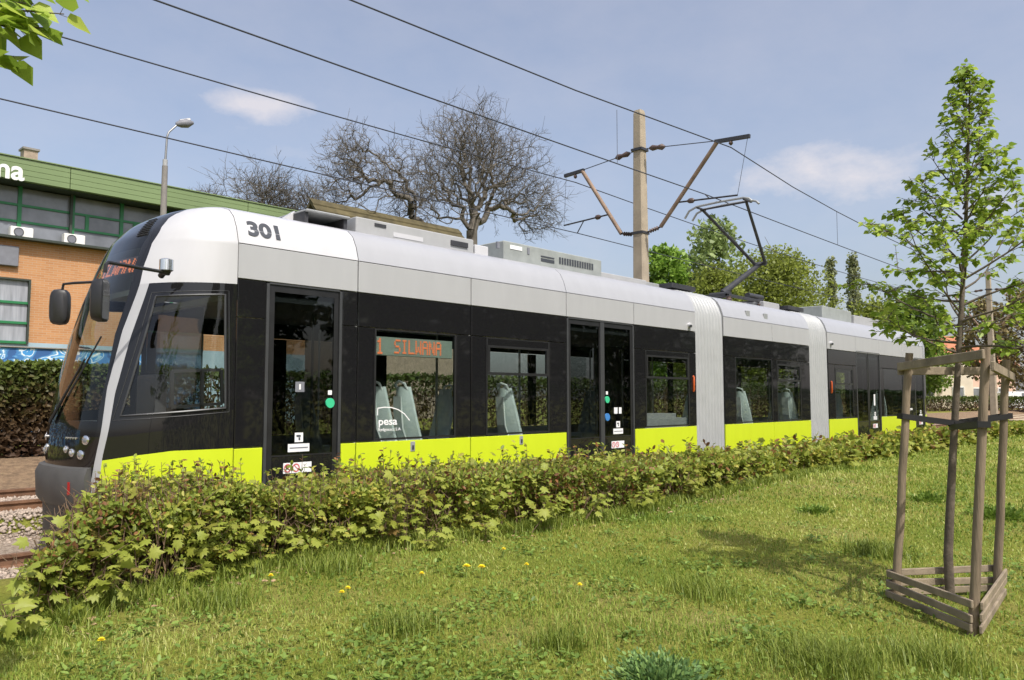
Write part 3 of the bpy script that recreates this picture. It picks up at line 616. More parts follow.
for (x, y, back) in ((6.45, 7.82, -1), (6.12, 7.9, -1), (5.95, 9.3, -1), (6.9, 9.3, -1), (8.28, 7.82, -1), (8.75, 8.25, -1), (8.25, 9.4, 1), (11.9, 9.3, 1), (15.35, 7.86, -1), (15.4, 8.3, -1), (17.6, 7.86, -1), (15.6, 9.3, 1), (19.9, 9.3, 1), (23.3, 7.86, 1), (23.9, 9.3, 1)):
    if sm is None:
        so = seat_mesh().build('passenger_seat', 'seat_shell', None, smooth=True, origin=(0, 0, 0)); hb = MB().tube([(.16, -.1, .74), (.22, -.09, .86), (.24, 0, .89), (.22, .09, .86), (.16, .1, .74)], .016, 7).build('grab_handle', 'seat_white', None, smooth=True)
        bk = MB().prism([(.10, -.30), (.20, .0), (.225, .3), (.245, .5), (.255, .5), (.25, .3), (.225, -.0), (.12, -.3)], 'y', -.075, .075).build('seat_back_cover', 'seat_white', None)
        for v in bk.data.vertices: v.co.z = v.co.z * .8 + .3; v.co.x += .012
        sm = (so, hb, bk); objs = sm
    else: objs = [q.copy() for q in sm]; [COL.objects.link(q) for q in objs]
    o, h, k_ = objs; o.parent = T; o.location = Vector((x, y, .92)) - ORG[T.name]; o.rotation_euler = (0, 0, 0 if back > 0 else math.pi); ORG[o.name] = Vector((x, y, .92))
    for c_ in (h, k_): c_.parent = o; c_.location = (0, 0, 0)
for x in (5.3, 7.3, 9.0, 10.95, 12.7, 14.1, 17.6, 20.7, 22.6): MB().tube([(x, 8.35, .38), (x, 8.35, 2.62)], .017, 8).build('handrail_pole', 'grey_metal', T, smooth=True)
box('seat_podium', 'interior', T, 11.25, 12.6, YN + .06, YN + .55, .38, 1.25); box('seat_podium', 'light_grey', T, 11.35, 12.3, YN + .1, YN + .45, 1.25, 1.33)
# cab inside
box('cab_floor', 'floor_dark', T, 2.9, 3.87, YN + .5, YF - .5, .30, .36, 0); box('dashboard', 'dark_plastic', T, 2.86, 3.2, YN + .72, YF - .72, .9, 1.36, .03, seg=2)
box('cab_bulkhead', 'dark_plastic', T, 3.90, 3.94, YC - .35, YF - .06, .38, 1.3, 0); box('bulkhead_glass', 'door_glass', T, 3.91, 3.93, YC - .35, YF - .06, 1.3, 2.6, 0)
ds = box('driver_seat', 'dark_plastic', T, 3.45, 3.58, YC - .3, YC + .2, 1.0, 1.85, .04, seg=2); box('seat_cushion', 'dark_plastic', ds, 3.05, 3.47, YC - .3, YC + .2, .8, .98, .04, seg=2)
box('cab_ceiling', 'interior', T, 3.35, 3.88, YN + .35, YF - .35, 2.72, 2.78, 0)
# bellows
def bell(x0, x1, ribs=9):
    lp = [(.05, .3), (.05, 1.0), (.05, 2.0), (.05, 2.8)] + [(a + .05 if a < 1 else a, z - .03 if a < .3 else z - .02) for a, z in PROF]
    lp = mirror_loop(lp); n = len(lp); mb = MB(); k = ribs * 10 + 1
    for i in range(k):
        f = i / (k - 1); x = x0 + (x1 - x0) * f; o_ = .05 * abs(math.sin(f * math.pi * ribs)) ** .4
        for (y, z) in lp:
            d = Vector((0, y - YC, max(0, z - 2.6) * 1.6)); d.normalize(); mb.v.append((x, y + d.y * o_, z + d.z * o_))
    mb.f = [(i * n + j, i * n + j + 1, (i + 1) * n + j + 1, (i + 1) * n + j) for i in range(k - 1) for j in range(n - 1)]
    mb.build('bellows', 'bellows', T, smooth='all')
bell(12.86, 13.89); bell(17.91, 18.94)
for x0, x1 in ((12.85, 13.9), (17.9, 18.95)): box('bellows_cover', 'steel_dark', T, x0 - .05, x1 - .25, 7.95, 9.45, 3.68, 3.77)
# rear end
rear = MB(); secs = [(26.36, 0, 0), (26.6, .02, .01), (26.75, .08, .05), (26.84, .2, .14), (26.86, .35, .3)]
rl = [(YN, .26), (YN, 1.09), (YN, 2.79)] + [(YN + a, z) for a, z in PROF]; rl = rl + [(2 * YC - y, z) for y, z in rl[-2::-1]]; n = len(rl)
for (x, a, dz_) in secs:
    for (y, z) in rl: rear.v.append((x, YC + (y - YC) * (1 - a / 1.2), z - dz_ * max(0, z - 2.6) / 1.1))
qs = [(i * n + j, i * n + j + 1, (i + 1) * n + j + 1, (i + 1) * n + j) for i in range(4) for j in range(n - 1)]
for nm, mt, ok in (('rear_skirt', 'lime_paint', lambda j: j in (0, n - 2)), ('rear_band', 'black_gloss', lambda j: j in (1, n - 3)), ('rear_roof', 'silver_roof', lambda j: 2 <= j <= n - 4)):
    mb = MB(); mb.v = list(rear.v); mb.f = [q for q in qs if ok(q[0] % n)]
    if nm == 'rear_band': mb.f.append(tuple(4 * n + j for j in range(n)))
    used = sorted({i for f_ in mb.f for i in f_}); mp_ = {u: k for k, u in enumerate(used)}; mb.v = [rear.v[u] for u in used]; mb.f = [tuple(mp_[i] for i in f_) for f_ in mb.f]; mb.build(nm, mt, T, smooth=True)
# text helper
def text_mesh(s, size, bold=0, shear=0):
    cu = bpy.data.curves.new('t', 'FONT'); cu.body = s; cu.size = size; cu.extrude = .002; cu.offset = bold; cu.shear = shear; cu.align_x = 'LEFT'
    o = bpy.data.objects.new('t', cu); COL.objects.link(o); bpy.context.view_layer.update()
    me = bpy.data.meshes.new_from_object(o.evaluated_get(bpy.context.evaluated_depsgraph_get())); bpy.data.objects.remove(o); return me
def place_text(name, s, size, mat, parent, origin, xdir, updir, bold=0, sx=1, shear=0):
    me = text_mesh(s, size, bold, shear); X_ = Vector(xdir).normalized(); U_ = Vector(updir).normalized(); N_ = X_.cross(U_)
    for v in me.vertices: v.co = X_ * v.co.x * sx + U_ * v.co.y + N_ * v.co.z
    me.materials.clear(); me.materials.append(M[mat]); o = bpy.data.objects.new(name, me); return link(o, parent, origin)
place_text('fleet_number', '301', .235, 'text_dark', T, (3.99, YN + .028, 3.29), (1, 0, 0), (0, .09, .2), bold=.010, sx=1.18)
place_text('maker_name', 'pesa', .125, 'sticker_white', w1, (5.66, YN + .002, 1.285), (1, 0, 0), (0, 0, 1), bold=.002, sx=1.25)
place_text('maker_name', 'Bydgoszcz S.A.', .048, 'sticker_white', w1, (5.66, YN + .002, 1.215), (1, 0, 0), (0, 0, 1), bold=.0, sx=1.2)
arc = [(5.65, 1.40), (5.65, 1.48), (5.75, 1.492), (5.85, 1.488), (5.95, 1.463), (6.05, 1.41), (6.13, 1.33)]
mb = MB()
for i in range(len(arc) - 1): mb.bar((arc[i][0], YN + .003, arc[i][1]), (arc[i + 1][0], YN + .003, arc[i + 1][1]), .004, .012)
mb.build('maker_emblem', 'sticker_white', w1)
place_text('maker_name', 'pesa', .11, 'sticker_white', T, (24.9, YN - .003, 1.25), (1, 0, 0), (0, 0, 1), bold=.004, sx=1.25)
# grey crest on roof edge
mb = MB()
for k in range(9): a = k * .7; mb.bar((9.85 + .12 * math.cos(a), YN + .085, 3.40 + .05 * math.sin(a)), (9.85 + .12 * math.cos(a + .5), YN + .085, 3.40 + .05 * math.sin(a + .5)), .004, .018, up=(0, -.4, 1))
# roof equipment
def roofbox(name, mat, x0, x1, y0, y1, z0, z1, bev=.012): return box(name, mat, T, x0, x1, y0, y1, min(z0, 3.63) if z0 < 3.7 else z0, z1, bev)
MB().prism([(4.72, 3.63), (5.02, 3.63), (5.02, 3.85)], 'y', 8.35, 8.42).build('antenna_fin', 'white_paint', T)
rp_ = roofbox('roof_panel_raised', 'grey_metal', 5.0, 5.62, 8.05, 9.3, 3.80, 3.83); MB().box(5.0, 5.05, 8.1, 9.25, 3.66, 3.8).box(5.55, 5.6, 8.1, 9.25, 3.66, 3.8).build('bracket', 'steel_dark', rp_)
cb = roofbox('converter_box', 'light_grey', 5.72, 7.75, 8.08, 9.3, 3.66, 3.86)
MB().box(6.0, 6.18, 8.07, 8.08, 3.78, 3.82).box(7.3, 7.62, 8.06, 8.08, 3.72, 3.79).build('connector', 'steel_dark', cb); MB().box(6.3, 6.8, 8.074, 8.08, 3.69, 3.75).build('cover_plate', 'white_paint', cb)
roofbox('roof_box', 'white_paint', 7.78, 8.05, 8.08, 8.8, 3.66, 3.80)
ac = roofbox('air_conditioner', 'grey_green', 8.35, 10.75, 8.06, 9.35, 3.66, 3.94)
for k in range(14): MB().box(9.62 + k * .065, 9.66 + k * .065, 8.052, 8.062, 3.745, 3.85).build('louvre', 'text_dark', ac)
MB().box(9.18, 9.5, 8.054, 8.062, 3.73, 3.78).box(9.18, 9.5, 8.054, 8.062, 3.80, 3.82).build('grille', 'text_dark', ac); MB().box(8.48, 8.74, 8.052, 8.062, 3.83, 3.89).build('data_plate', 'sticker_white', ac)
for x in (8.2, 8.86): MB().box(x, x + .05, 8.05, 8.062 + .02, 3.80, 3.9).build('clip', 'panel_grey', ac)
roofbox('resistor_box', 'brown_wall', 10.85, 12.4, 8.5, 9.3, 3.67, 3.86); roofbox('roof_duct', 'light_grey', 10.8, 12.2, 8.12, 8.4, 3.66, 3.76)
roofbox('roof_box', 'grey_metal', 12.0, 12.75, 8.2, 9.2, 3.68, 3.76)
roofbox('roof_box', 'light_grey', 16.9, 17.7, 8.1, 9.2, 3.68, 3.80); roofbox('air_conditioner', 'grey_green', 20.2, 22.2, 8.1, 9.3, 3.67, 3.98); roofbox('roof_box', 'light_grey', 22.4, 24.8, 8.1, 9.3, 3.67, 3.90)
# pantograph
pg = MB().box(15.4, 17.1, 8.2, 8.26, 3.78, 3.84).box(15.4, 17.1, 9.14, 9.2, 3.78, 3.84).box(15.4, 15.46, 8.2, 9.2, 3.79, 3.85).box(17.0, 17.06, 8.2, 9.2, 3.79, 3.85).build('pantograph', 'steel_dark', T, bevel=.005)
for (x, y) in ((15.5, 8.23), (16.95, 8.23), (15.5, 9.17), (16.95, 9.17)): MB().tube([(x, y, 3.68), (x, y, 3.72), (x, y, 3.75), (x, y, 3.79)], [.05, .08, .05, .06], 10).build('base_insulator', 'insulator', pg, smooth=True)
kn = Vector((18.0, 8.7, 4.86))
MB().tube([(16.1, 8.7, 3.95), kn], [.075, .055], 10).build('lower_arm', 'steel_dark', pg, smooth=True)
MB().tube([(16.0, 8.45, 3.90), (16.0, 8.95, 3.90)], .07, 10).tube([(16.6, 8.35, 3.92), (17.3, 8.35, 3.92)], .07, 10).build('drive_unit', 'steel_dark', pg, smooth=True)
MB().tube([kn + Vector((0, -.16, 0)), kn + Vector((0, .16, 0))], .05, 10).build('knee_joint', 'steel_dark', pg, smooth=True)
for s in (-1, 1): MB().tube([kn + Vector((0, s * .13, 0)), (16.25, 8.7 + s * .55, 5.98)], [.04, .033], 8).build('upper_arm', 'steel_dark', pg, smooth=True)
MB().tube([(16.25, 8.1, 5.98), (16.25, 9.3, 5.98)], .022, 8).build('head_tube', 'steel_dark', pg, smooth=True)
MB().tube([kn + Vector((-.12, 0, -.12)), (16.4, 9.1, 5.9)], .008, 5).build('guide_rod', 'steel_dark', pg)
for x in (16.08, 16.42):
    MB().tube([(x, 7.93, 5.93), (x, 8.0, 6.0), (x, 8.12, 6.035), (x, 8.7, 6.045), (x, 9.3, 6.03), (x, 9.5, 5.96), (x, 9.62, 5.8)], .026, 7).build('contact_strip', 'grey_metal', pg, smooth=True)
for y in (8.12, 9.28): MB().box(16.06, 16.44, y - .02, y + .02, 5.985, 6.02).build('head_bracket', 'steel_dark', pg)
# wheels
for cx in (5.6, 11.6, 15.9, 20.2, 25.0):
    for dx in (-.85, .85):
        for y in (7.98, 9.42):
            wl = MB().tube([(cx + dx, y - .06, .3), (cx + dx, y + .06, .3)], .3, 24).build('wheel', 'steel_dark', T, smooth=True); MB().tube([(cx + dx, y - .065, .3), (cx + dx, y - .08, .3)], [.2, .16], 16).build('rim', 'grey_metal', wl, smooth=True)
    box('bogie_frame', 'steel_dark', T, cx - 1.0, cx + 1.0, 8.1, 9.3, .2, .27, 0)

# ------------------------------------------------------------------ overhead line
PX = 15.4
def pole(x, y, top, label, detail=True):
    t_ = empty('catenary_pole', (x, y, float(gz(x, y))), label, 'pole', 'catenary poles'); mb = MB(); lv = [(-.3, .165), (3, .15), (5.5, .135), (top - .08, .108), (top, .09)]
    for z, h in lv:
        c = h * .82
        mb.v += [(x + sx * a, y + sy * b_, z) for sx, sy, a, b_ in ((-1, -1, c, h), (1, -1, c, h), (1, -1, h, c), (1, 1, h, c), (1, 1, c, h), (-1, 1, c, h), (-1, 1, h, c), (-1, -1, h, c))]
    n = 8; mb.f = [(i * n + j, i * n + (j + 1) % n, (i + 1) * n + (j + 1) % n, (i + 1) * n + j) for i in range(len(lv) - 1) for j in range(n)] + [tuple(4 * n + j for j in range(n))]
    mb.build('shaft', 'concrete_pole', t_)
    def Y(a, z): return Vector((x, y + a, z))
    for z in (7.45, 5.46): MB().box(x - .15, x + .15, y - .15, y + .15, z - .03, z + .03).build('clamp', 'steel_dark', t_)
    for s, tip, end, zt, ze in ((-1, -2.02, -2.79, 7.19, 7.13), (1, 1.72, 2.30, 7.29, 7.26)):
        st = Y(s * .55, 5.53); a0 = Y(s * .18, 5.46)
        MB().tube([a0, st], .02, 6).build('arm_hinge', 'steel_dark', t_)
        ins = MB()
        for k in range(4): ins.tube([a0.lerp(st, .25 + .17 * k), a0.lerp(st, .25 + .17 * k + .08)], [.055, .03], 10)
        ins.build('arm_insulator', 'insulator', t_, smooth=True)
        MB().tube([st, Y(tip, zt)], .048, 10).build('bracket_arm', 'rusty_arm', t_, smooth=True)
        MB().bar(Y(tip + (-s) * .05, zt + .02), Y(end, ze + .02), .07, .08).build('top_bar', 'steel_dark', t_)
        MB().tube([Y(s * .2, 7.45), Y(tip, zt + .03)], .011, 5).build('tie_rod', 'steel_dark', t_)
        mbi = MB(); p1, p2 = Y(s * .2, 7.45), Y(tip, zt + .03); ln = (p2 - p1).length
        mbi.tube([p1.lerp(p2, .08 / ln * 1), p1.lerp(p2, .16 / ln), p1.lerp(p2, .30 / ln), p1.lerp(p2, .42 / ln), p1.lerp(p2, .5 / ln)], [.03, .07, .045, .075, .025], 10); mbi.build('tie_insulator', 'insulator', t_, smooth=True)
        fa = .44; sp = st.lerp(Y(tip, zt), .3); se = Y(s * 2.48 if s < 0 else 2.33, 5.93 if s < 0 else 6.0)
        MB().tube([sp, sp.lerp(se, .5), se], .02, 7).build('registration_arm', 'steel_dark', t_, smooth=True)
        MB().tube([sp.lerp(se, .18), sp.lerp(se, .22), sp.lerp(se, .27), sp.lerp(se, .3)], [.025, .06, .06, .025], 9).build('arm_insulator', 'insulator', t_, smooth=True)
        MB().tube([se, Y(end - s * .05, ze)], .006, 4).build('drop_wire', 'wire', t_)
        cy_ = -1.72 if s < 0 else 1.9
        MB().tube([sp.lerp(se, .55), Y(cy_, 6.07 if s < 0 else 5.74)], .014, 5).build('steady_arm', 'steel_dark', t_)
        my = -2.35 if s < 0 else 1.95
        MB().tube([Y(my, zt), Y(my, zt - .1), Y(my, zt - .14)], [.02, .05, .02], 8).build('suspension_insulator', 'insulator', t_, smooth=True)
    return t_
pole(PX, 10.4, 8.41, 'tall tapered concrete pole with two bracket arms behind the tram')
pole(48.5, 10.4, 8.41, 'distant concrete overhead line pole seen through the young tree')
def wire(y, zs, label, r_=.011):
    pts = []
    for a, b_ in zip(np.linspace(-17.7, PX, 13), range(13)): f = b_ / 12; pts.append((a, y, zs[0] - zs[1] * 4 * f * (1 - f)))
    for k in range(1, 13): f = k / 12; pts.append((PX + 33.1 * f, y, zs[0] - zs[1] * 4 * f * (1 - f)))
    for k in range(1, 9): f = k / 8; pts.append((48.5 + 33.1 * f, y, zs[0] - zs[1] * 4 * f * (1 - f)))
    return tag(MB().tube(pts, r_, 6).build('overhead_wire', 'wire', None, origin=(PX, y, zs[0])), label, 'wire', 'overhead wires')
wire(8.68, (6.08, .09), 'contact wire above the tram touching the pantograph')
WB = []
for x0 in (PX - 33.1, PX, PX + 33.1):
    for dx, yy, zz in ((0, 8.05, 7.0), (4.5, 8.66, 7.13), (7.5, 8.68, 7.0), (12, 8.68, 6.86), (16.5, 8.68, 6.80), (22, 8.68, 6.92), (28.5, 8.65, 7.10)): WB.append((x0 + dx, yy, zz))
tag(MB().tube(WB, .012, 6).build('overhead_wire', 'wire', None, origin=(PX, 8.05, 7)), 'upper support wire above the tram passing the pole top', 'wire', 'overhead wires')
wire(12.3, (5.74, .07), 'lowest overhead wire above the far empty track')
wire(12.35, (7.05, .26), 'support wire above the far track passing the street lamp', .012)
for x, zb_, zt_, lab in ((12.1, 6.07, 7.10, 'thin dropper wire just left of the concrete pole'), (22.9, 6.01, 7.0, 'thin dropper wire right of the pantograph'), (31.5, 5.99, 6.80, 'thin dropper wire behind the young tree')):
    tag(MB().tube([(x, 8.68, zb_), (x, 8.68, zt_)], .006, 4).build('dropper_wire', 'wire', None, origin=(x, 8.68, zb_)), lab, 'wire', 'dropper wires')

# ------------------------------------------------------------------ background buildings
B = empty('brick_building', (2, 30, .55), 'orange brick building with green metal fascia and green framed windows', 'building')
def bb(name, mat, x0, x1, y0, y1, z0, z1, p=B, bev=0): return box(name, mat, p, x0, x1, y0, y1, z0, z1, bev)
bb('wall', 'brick_wall', -24, 18.6, 29.9, 30.4, 3.45, 6.86); bb('plinth', 'pale_blue_plinth', -24, 18.6, 29.88, 30.4, .4, 3.45)
bb('ledge', 'fascia_trim', -24, 18.7, 29.55, 30.6, 6.86, 6.94); bb('side_wall', 'brick_wall', 18.2, 18.6, 30.4, 40, .4, 9); bb('back_wall', 'brick_wall', -24, 18.6, 40, 40.4, .4, 9)
bb('window_backing', 'interior', -24, 18.2, 30.6, 30.8, 6.94, 8.8); bb('roof_slab', 'fascia_trim', -24, 18.8, 29.75, 40.4, 8.8, 9.0)
for k in range(4):
    for j, x in enumerate(np.arange(-24, 18, 3.3)):
        pn = bb('fascia_panel', 'green_metal', x + .01, min(x + 3.29, 18.85), 29.50, 29.7 , 8.80 + k * .185, 8.80 + k * .185 + .178, bev=.006)
bb('roof_edge', 'green_metal', -24, 18.9, 29.46, 40.4, 9.545, 9.58)
for x in np.arange(-24 + .2, 18, 1.66):
    wn = bb('window', 'house_glass', x + .06, x + 1.6, 30.44, 30.47, 6.97, 8.74)
    MB().box(x - .06, x + .06, 30.38, 30.5, 6.94, 8.8).box(x + .06, x + 1.6, 30.39, 30.48, 7.55, 7.63).box(x + .06, x + 1.6, 30.39, 30.48, 8.12, 8.2).box(x + .06, x + 1.6, 30.39, 30.48, 6.94, 7.0).build('frame', 'green_frame', wn)
    if int(x * 7) % 3: MB().box(x + .42, x + .54, 30.39, 30.49, 7.63, 8.12).build('mullion', 'green_frame', wn)
for x0 in (1.2, 5.6, 11.6):
    wn = bb('window', 'curtain_glass', x0, x0 + 2.35, 29.865, 29.89, 3.46, 5.5); 
    MB().box(x0 - .06, x0, 29.74, 29.895, 3.4, 5.56).box(x0 + 2.35, x0 + 2.41, 29.74, 29.895, 3.4, 5.56).box(x0, x0 + 2.35, 29.74, 29.895, 5.5, 5.56).build('reveal', 'fascia_trim', wn)
    MB().box(x0, x0 + 2.35, 29.80, 29.862, 4.72, 4.8).box(x0, x0 + 2.35, 29.80, 29.862, 4.05, 4.13).box(x0, x0 + 2.35, 29.80, 29.862, 3.4, 3.48).box(x0 + 1.1, x0 + 1.2, 29.80, 29.862, 3.48, 5.5).build('frame', 'green_frame', wn)
for v in B.children:
    pass
bb('wall_panel', 'panel_grey', 4.2, 7.62, 29.75, 29.895, 5.95, 6.62, bev=.02)
place_text('sign_letters', 'Panorama'[-2:], .92, 'sticker_white', B, (6.5, 29.49, 8.80), (1, 0, 0), (0, 0, 1), bold=.02, sx=1.0)
bb('downpipe', 'fascia_trim', 9.28, 9.36, 30.28, 30.36, 6.94, 8.8)
MB().prism([(9.2, 2.9), (9.3, 3.42), (9.9, 3.38), (10.7, 3.05), (10.9, 2.9)], 'y', 29.86, 29.877).build('graffiti_shape', 'graffiti_black', B); MB().prism([(9.32, 2.9), (9.38, 3.36), (9.85, 3.31), (10.5, 3.0), (10.6, 2.9)], 'y', 29.85, 29.859).build('graffiti_shape', 'graffiti_pink', B)
ch = MB().box(7.95, 8.38, 31.0, 31.45, 9.0, 10.3).build('chimney', 'brown_wall', B); MB().box(7.9, 8.43, 30.95, 31.5, 10.3, 10.37).build('chimney_cap', 'lamp_concrete', ch)
for x, lab in ((7.75, 'white air conditioner unit on the ledge nearer the left frame edge'), (9.38, 'white air conditioner unit on the ledge close behind the tram front')):
    a = empty('air_conditioner', (x, 30.15, 6.94), lab, 'air conditioner', 'air conditioners on the brick ledge'); box('casing', 'ac_white', a, x - .34, x + .34, 30.02, 30.3, 6.98, 7.34, .02)
    rg = MB()
    for k in range(20): p = [Vector((x - .1 + .14 * math.cos(q), 30.01, 7.16 + .14 * math.sin(q))) for q in (k * math.pi / 10, (k + 1) * math.pi / 10)]; rg.bar(p[0], p[1], .02, .02)
    rg.build('fan_grille', 'text_dark', a); MB().disc((x - .1, 30.017, 7.16), .13, (0, 1, 0), .012, 18).build('fan', 'panel_grey', a); box('foot', 'grey_metal', a, x - .3, x - .25, 30.02, 30.3, 6.94, 6.98, 0); box('foot', 'grey_metal', a, x + .25, x + .3, 30.02, 30.3, 6.94, 6.98, 0)
gw = empty('graffiti_wall', (4, 24, .55), 'low wall covered in blue and white graffiti behind the hedge', 'wall'); box('wall_slab', 'graffiti', gw, -20, 9.6, 23.9, 24.1, .3, 2.93, .01); box('coping', 'lamp_concrete', gw, -20, 9.65, 23.85, 24.15, 2.93, 2.97, .01)
H = empty('tiled_house', (25, 34, .55), 'old house with mossy brown tiled roof behind the bare oak', 'house')
box('wall', 'brown_wall', H, 21.6, 31, 31.2, 37, .4, 7.6, 0)
MB().prism([(30.6, 7.3), (34, 11.55), (37.5, 7.3), (37.5, 7.1), (34, 11.3), (30.6, 7.1)], 'x', 21.3, 31.3).build('roof', 'moss_roof', H)
rfo = [o for o in H.children if o.name.startswith('roof')][0]
for r_ in range(12):
    f0, f1 = r_ / 12, (r_ + 1) / 12
    mb = MB(); mb.add([(21.25, 30.6 + 3.4 * f0 - .03, 7.3 + 4.25 * f0 + .06), (31.35, 30.6 + 3.4 * f0 - .03, 7.3 + 4.25 * f0 + .06), (31.35, 30.6 + 3.4 * f1, 7.3 + 4.25 * f1 + .01), (21.25, 30.6 + 3.4 * f1, 7.3 + 4.25 * f1 + .01), (21.25, 30.6 + 3.4 * f0 - .03, 7.3 + 4.25 * f0), (31.35, 30.6 + 3.4 * f0 - .03, 7.3 + 4.25 * f0)], [(0, 1, 2, 3), (4, 5, 1, 0)]); mb.build('tile_course', 'moss_roof', rfo)
for x in (22, 24.5, 27, 29.5): wn = box('window', 'house_glass', H, x, x + 1, 31.16, 31.2, 4.6, 6.2, 0); MB().box(x - .08, x, 31.13, 31.2, 4.5, 6.28).box(x + 1, x + 1.08, 31.13, 31.2, 4.5, 6.28).box(x, x + 1, 31.13, 31.2, 6.2, 6.28).box(x, x + 1, 31.13, 31.2, 4.5, 4.6).build('frame', 'sticker_white', wn)
# street lamp
sl = empty('street_lamp', (9.1, 22, .55), 'concrete street lamp with a slim curved arm behind the tram', 'street lamp'); lx = onY(163.5, 205, 22); l1 = onY(165, 166, 22); l2 = onY(167, 137, 22); l3 = onY(178, 124, 22)
MB().tube([(lx[0], 22, .3), (lx[0], 22, 4), tuple(l1)], [.12, .10, .075], 10).build('column', 'lamp_concrete', sl, smooth=True)
MB().tube([tuple(l1), tuple(l1 + np.array([0, 0, .18]))], .065, 10).build('collar', 'light_grey', sl, smooth=True)
MB().tube([tuple(l1), tuple(l2), tuple(l2 + (l3 - l2) * .15 + np.array([0, 0, .08])), tuple(l3)], [.035, .03, .028, .025], 8).build('arm', 'galvanised', sl, smooth=True)
c_ = Vector(l3); d_ = Vector((.35, -.08, .10))
MB().tube([c_ - d_ * .15, c_ + d_ * .2, c_ + d_ * .7, c_ + d_ * 1.15], [.05, .11, .13, .04], 10).build('lamp_head', 'panel_grey', sl, smooth=True); MB().tube([c_ + d_ * .15 + Vector((0, 0, .07)), c_ + d_ * .9 + Vector((0, 0, .08))], [.06, .07], 8).build('head_cover', 'light_grey', sl, smooth=True)
# houses on the right
def house(name, x, y, wd, dp, h, rh, mat, label, ang=R(-20)):
    t_ = empty(name, (x, y, .2), label, 'house')
    def Rr(px_, py_): return x + px_ * math.cos(ang) - py_ * math.sin(ang), y + px_ * math.sin(ang) + py_ * math.cos(ang)
    mb = MB().prism([Rr(-dp / 2, -wd / 2), Rr(dp / 2, -wd / 2), Rr(dp / 2, wd / 2), Rr(-dp / 2, wd / 2)], 'z', 0, h); mb.build('wall', mat, t_)
    mb = MB(); a, b_ = dp / 2 + .4, wd / 2 + .4
    mb.add([(*Rr(-a, -b_), h), (*Rr(a, -b_), h), (*Rr(a, b_), h), (*Rr(-a, b_), h), (*Rr(0, -b_), h + rh), (*Rr(0, b_), h + rh)], [(0, 1, 4), (2, 3, 5), (1, 2, 5, 4), (3, 0, 4, 5), (0, 3, 2, 1)]); mb.build('roof', 'roof_orange', t_)
    k = int(wd // 2.6)
    for lv in range(int(h // 3)):
        for i in range(k):
            cy = -wd / 2 + (i + .5) * wd / k; z0 = 1.2 + lv * 2.9
            q = [(*Rr(-dp / 2 - .03, cy - .55), z0), (*Rr(-dp / 2 - .03, cy + .55), z0), (*Rr(-dp / 2 - .03, cy + .55), z0 + 1.5), (*Rr(-dp / 2 - .03, cy - .55), z0 + 1.5)]
            wn = MB().add(q, [(0, 1, 2, 3)]).build('window', 'house_glass', t_)
            fb = MB(); 
            for e_ in range(4): fb.bar(q[e_], q[(e_ + 1) % 4], .1, .1)
            fb.build('frame', 'sticker_white', wn)
p = atd(955, 398, 92); house('pink_house', p[0], p[1], 9, 8, 5.2, 2.6, 'plaster_pink', 'pink house with orange roof seen behind the tree guard', R(46.6))
p = atd(925, 398, 84); house('cream_house', p[0], p[1], 6, 8, 5.8, 2.4, 'plaster_cream', 'cream house directly right of the tram tail', R(40))
# parked white van
p = atd(1017, 398, 80); v_ = empty('parked_van', (p[0], p[1], .2), 'white van parked behind the right hedge near the frame edge', 'van'); cx, cy = p[0], p[1]
an = R(-35)
def VR(a, b_, z): return (cx + a * math.cos(an) - b_ * math.sin(an), cy + a * math.sin(an) + b_ * math.cos(an), z + .2)
sh = [(-2.3, .4), (-2.3, 1.9), (-2.2, 2.05), (.9, 2.05), (1.5, 1.3), (2.3, 1.1), (2.4, .8), (2.4, .4)]
mb = MB(); mb.add([VR(a, -.9, z) for a, z in sh] + [VR(a, .9, z) for a, z in sh], [tuple(range(8)), tuple(range(8, 16))[::-1]] + [(i, (i + 1) % 8, 8 + (i + 1) % 8, 8 + i) for i in range(8)]); mb.build('body', 'car_white', v_)
MB().add([VR(-.3, -.91, 1.3), VR(1.2, -.91, 1.3), VR(.8, -.91, 1.9), VR(-.3, -.91, 1.9)], [(0, 1, 2, 3)]).build('side_window', 'house_glass', v_); MB().add([VR(.96, -.8, 1.99), VR(.96, .8, 1.99), VR(1.47, .8, 1.36), VR(1.47, -.8, 1.36)], [(0, 1, 2, 3)]).build('windscreen', 'house_glass', v_)
for a in (-1.5, 1.5):
    for s in (-.85, .85): wl = MB().tube([VR(a, s - .1, .33), VR(a, s + .1, .33)], .33, 14).build('wheel', 'rubber', v_); MB().tube([VR(a, s - .11, .33), VR(a, s + .11, .33)], .17, 10).build('rim', 'grey_metal', wl)

# ------------------------------------------------------------------ trees
def tubes_np(segs, n=4):
    """segs: list of (p0, p1, r0, r1) -> V, F quads"""
    p0 = np.array([s[0] for s in segs]); p1 = np.array([s[1] for s in segs]); r0 = np.array([s[2] for s in segs]); r1 = np.array([s[3] for s in segs])
    d = unit(p1 - p0); ref = np.where(np.abs(d[:, 2:3]) < .9, np.array([[0, 0, 1.]]), np.array([[1., 0, 0]])); a = unit(np.cross(d, ref)); b_ = np.cross(d, a)
    ang = np.arange(n) * 2 * math.pi / n; cs, sn = np.cos(ang), np.sin(ang); ringv = a[:, None] * cs[None, :, None] + b_[:, None] * sn[None, :, None]
    V = np.concatenate([p0[:, None] + ringv * r0[:, None, None], p1[:, None] + ringv * r1[:, None, None]], 1).reshape(-1, 3); k = len(segs); j = np.arange(n)
    fq = np.stack([j, (j + 1) % n, n + (j + 1) % n, n + j], 1)[None] + (np.arange(k) * 2 * n)[:, None, None]; return V, fq.reshape(-1, 4)
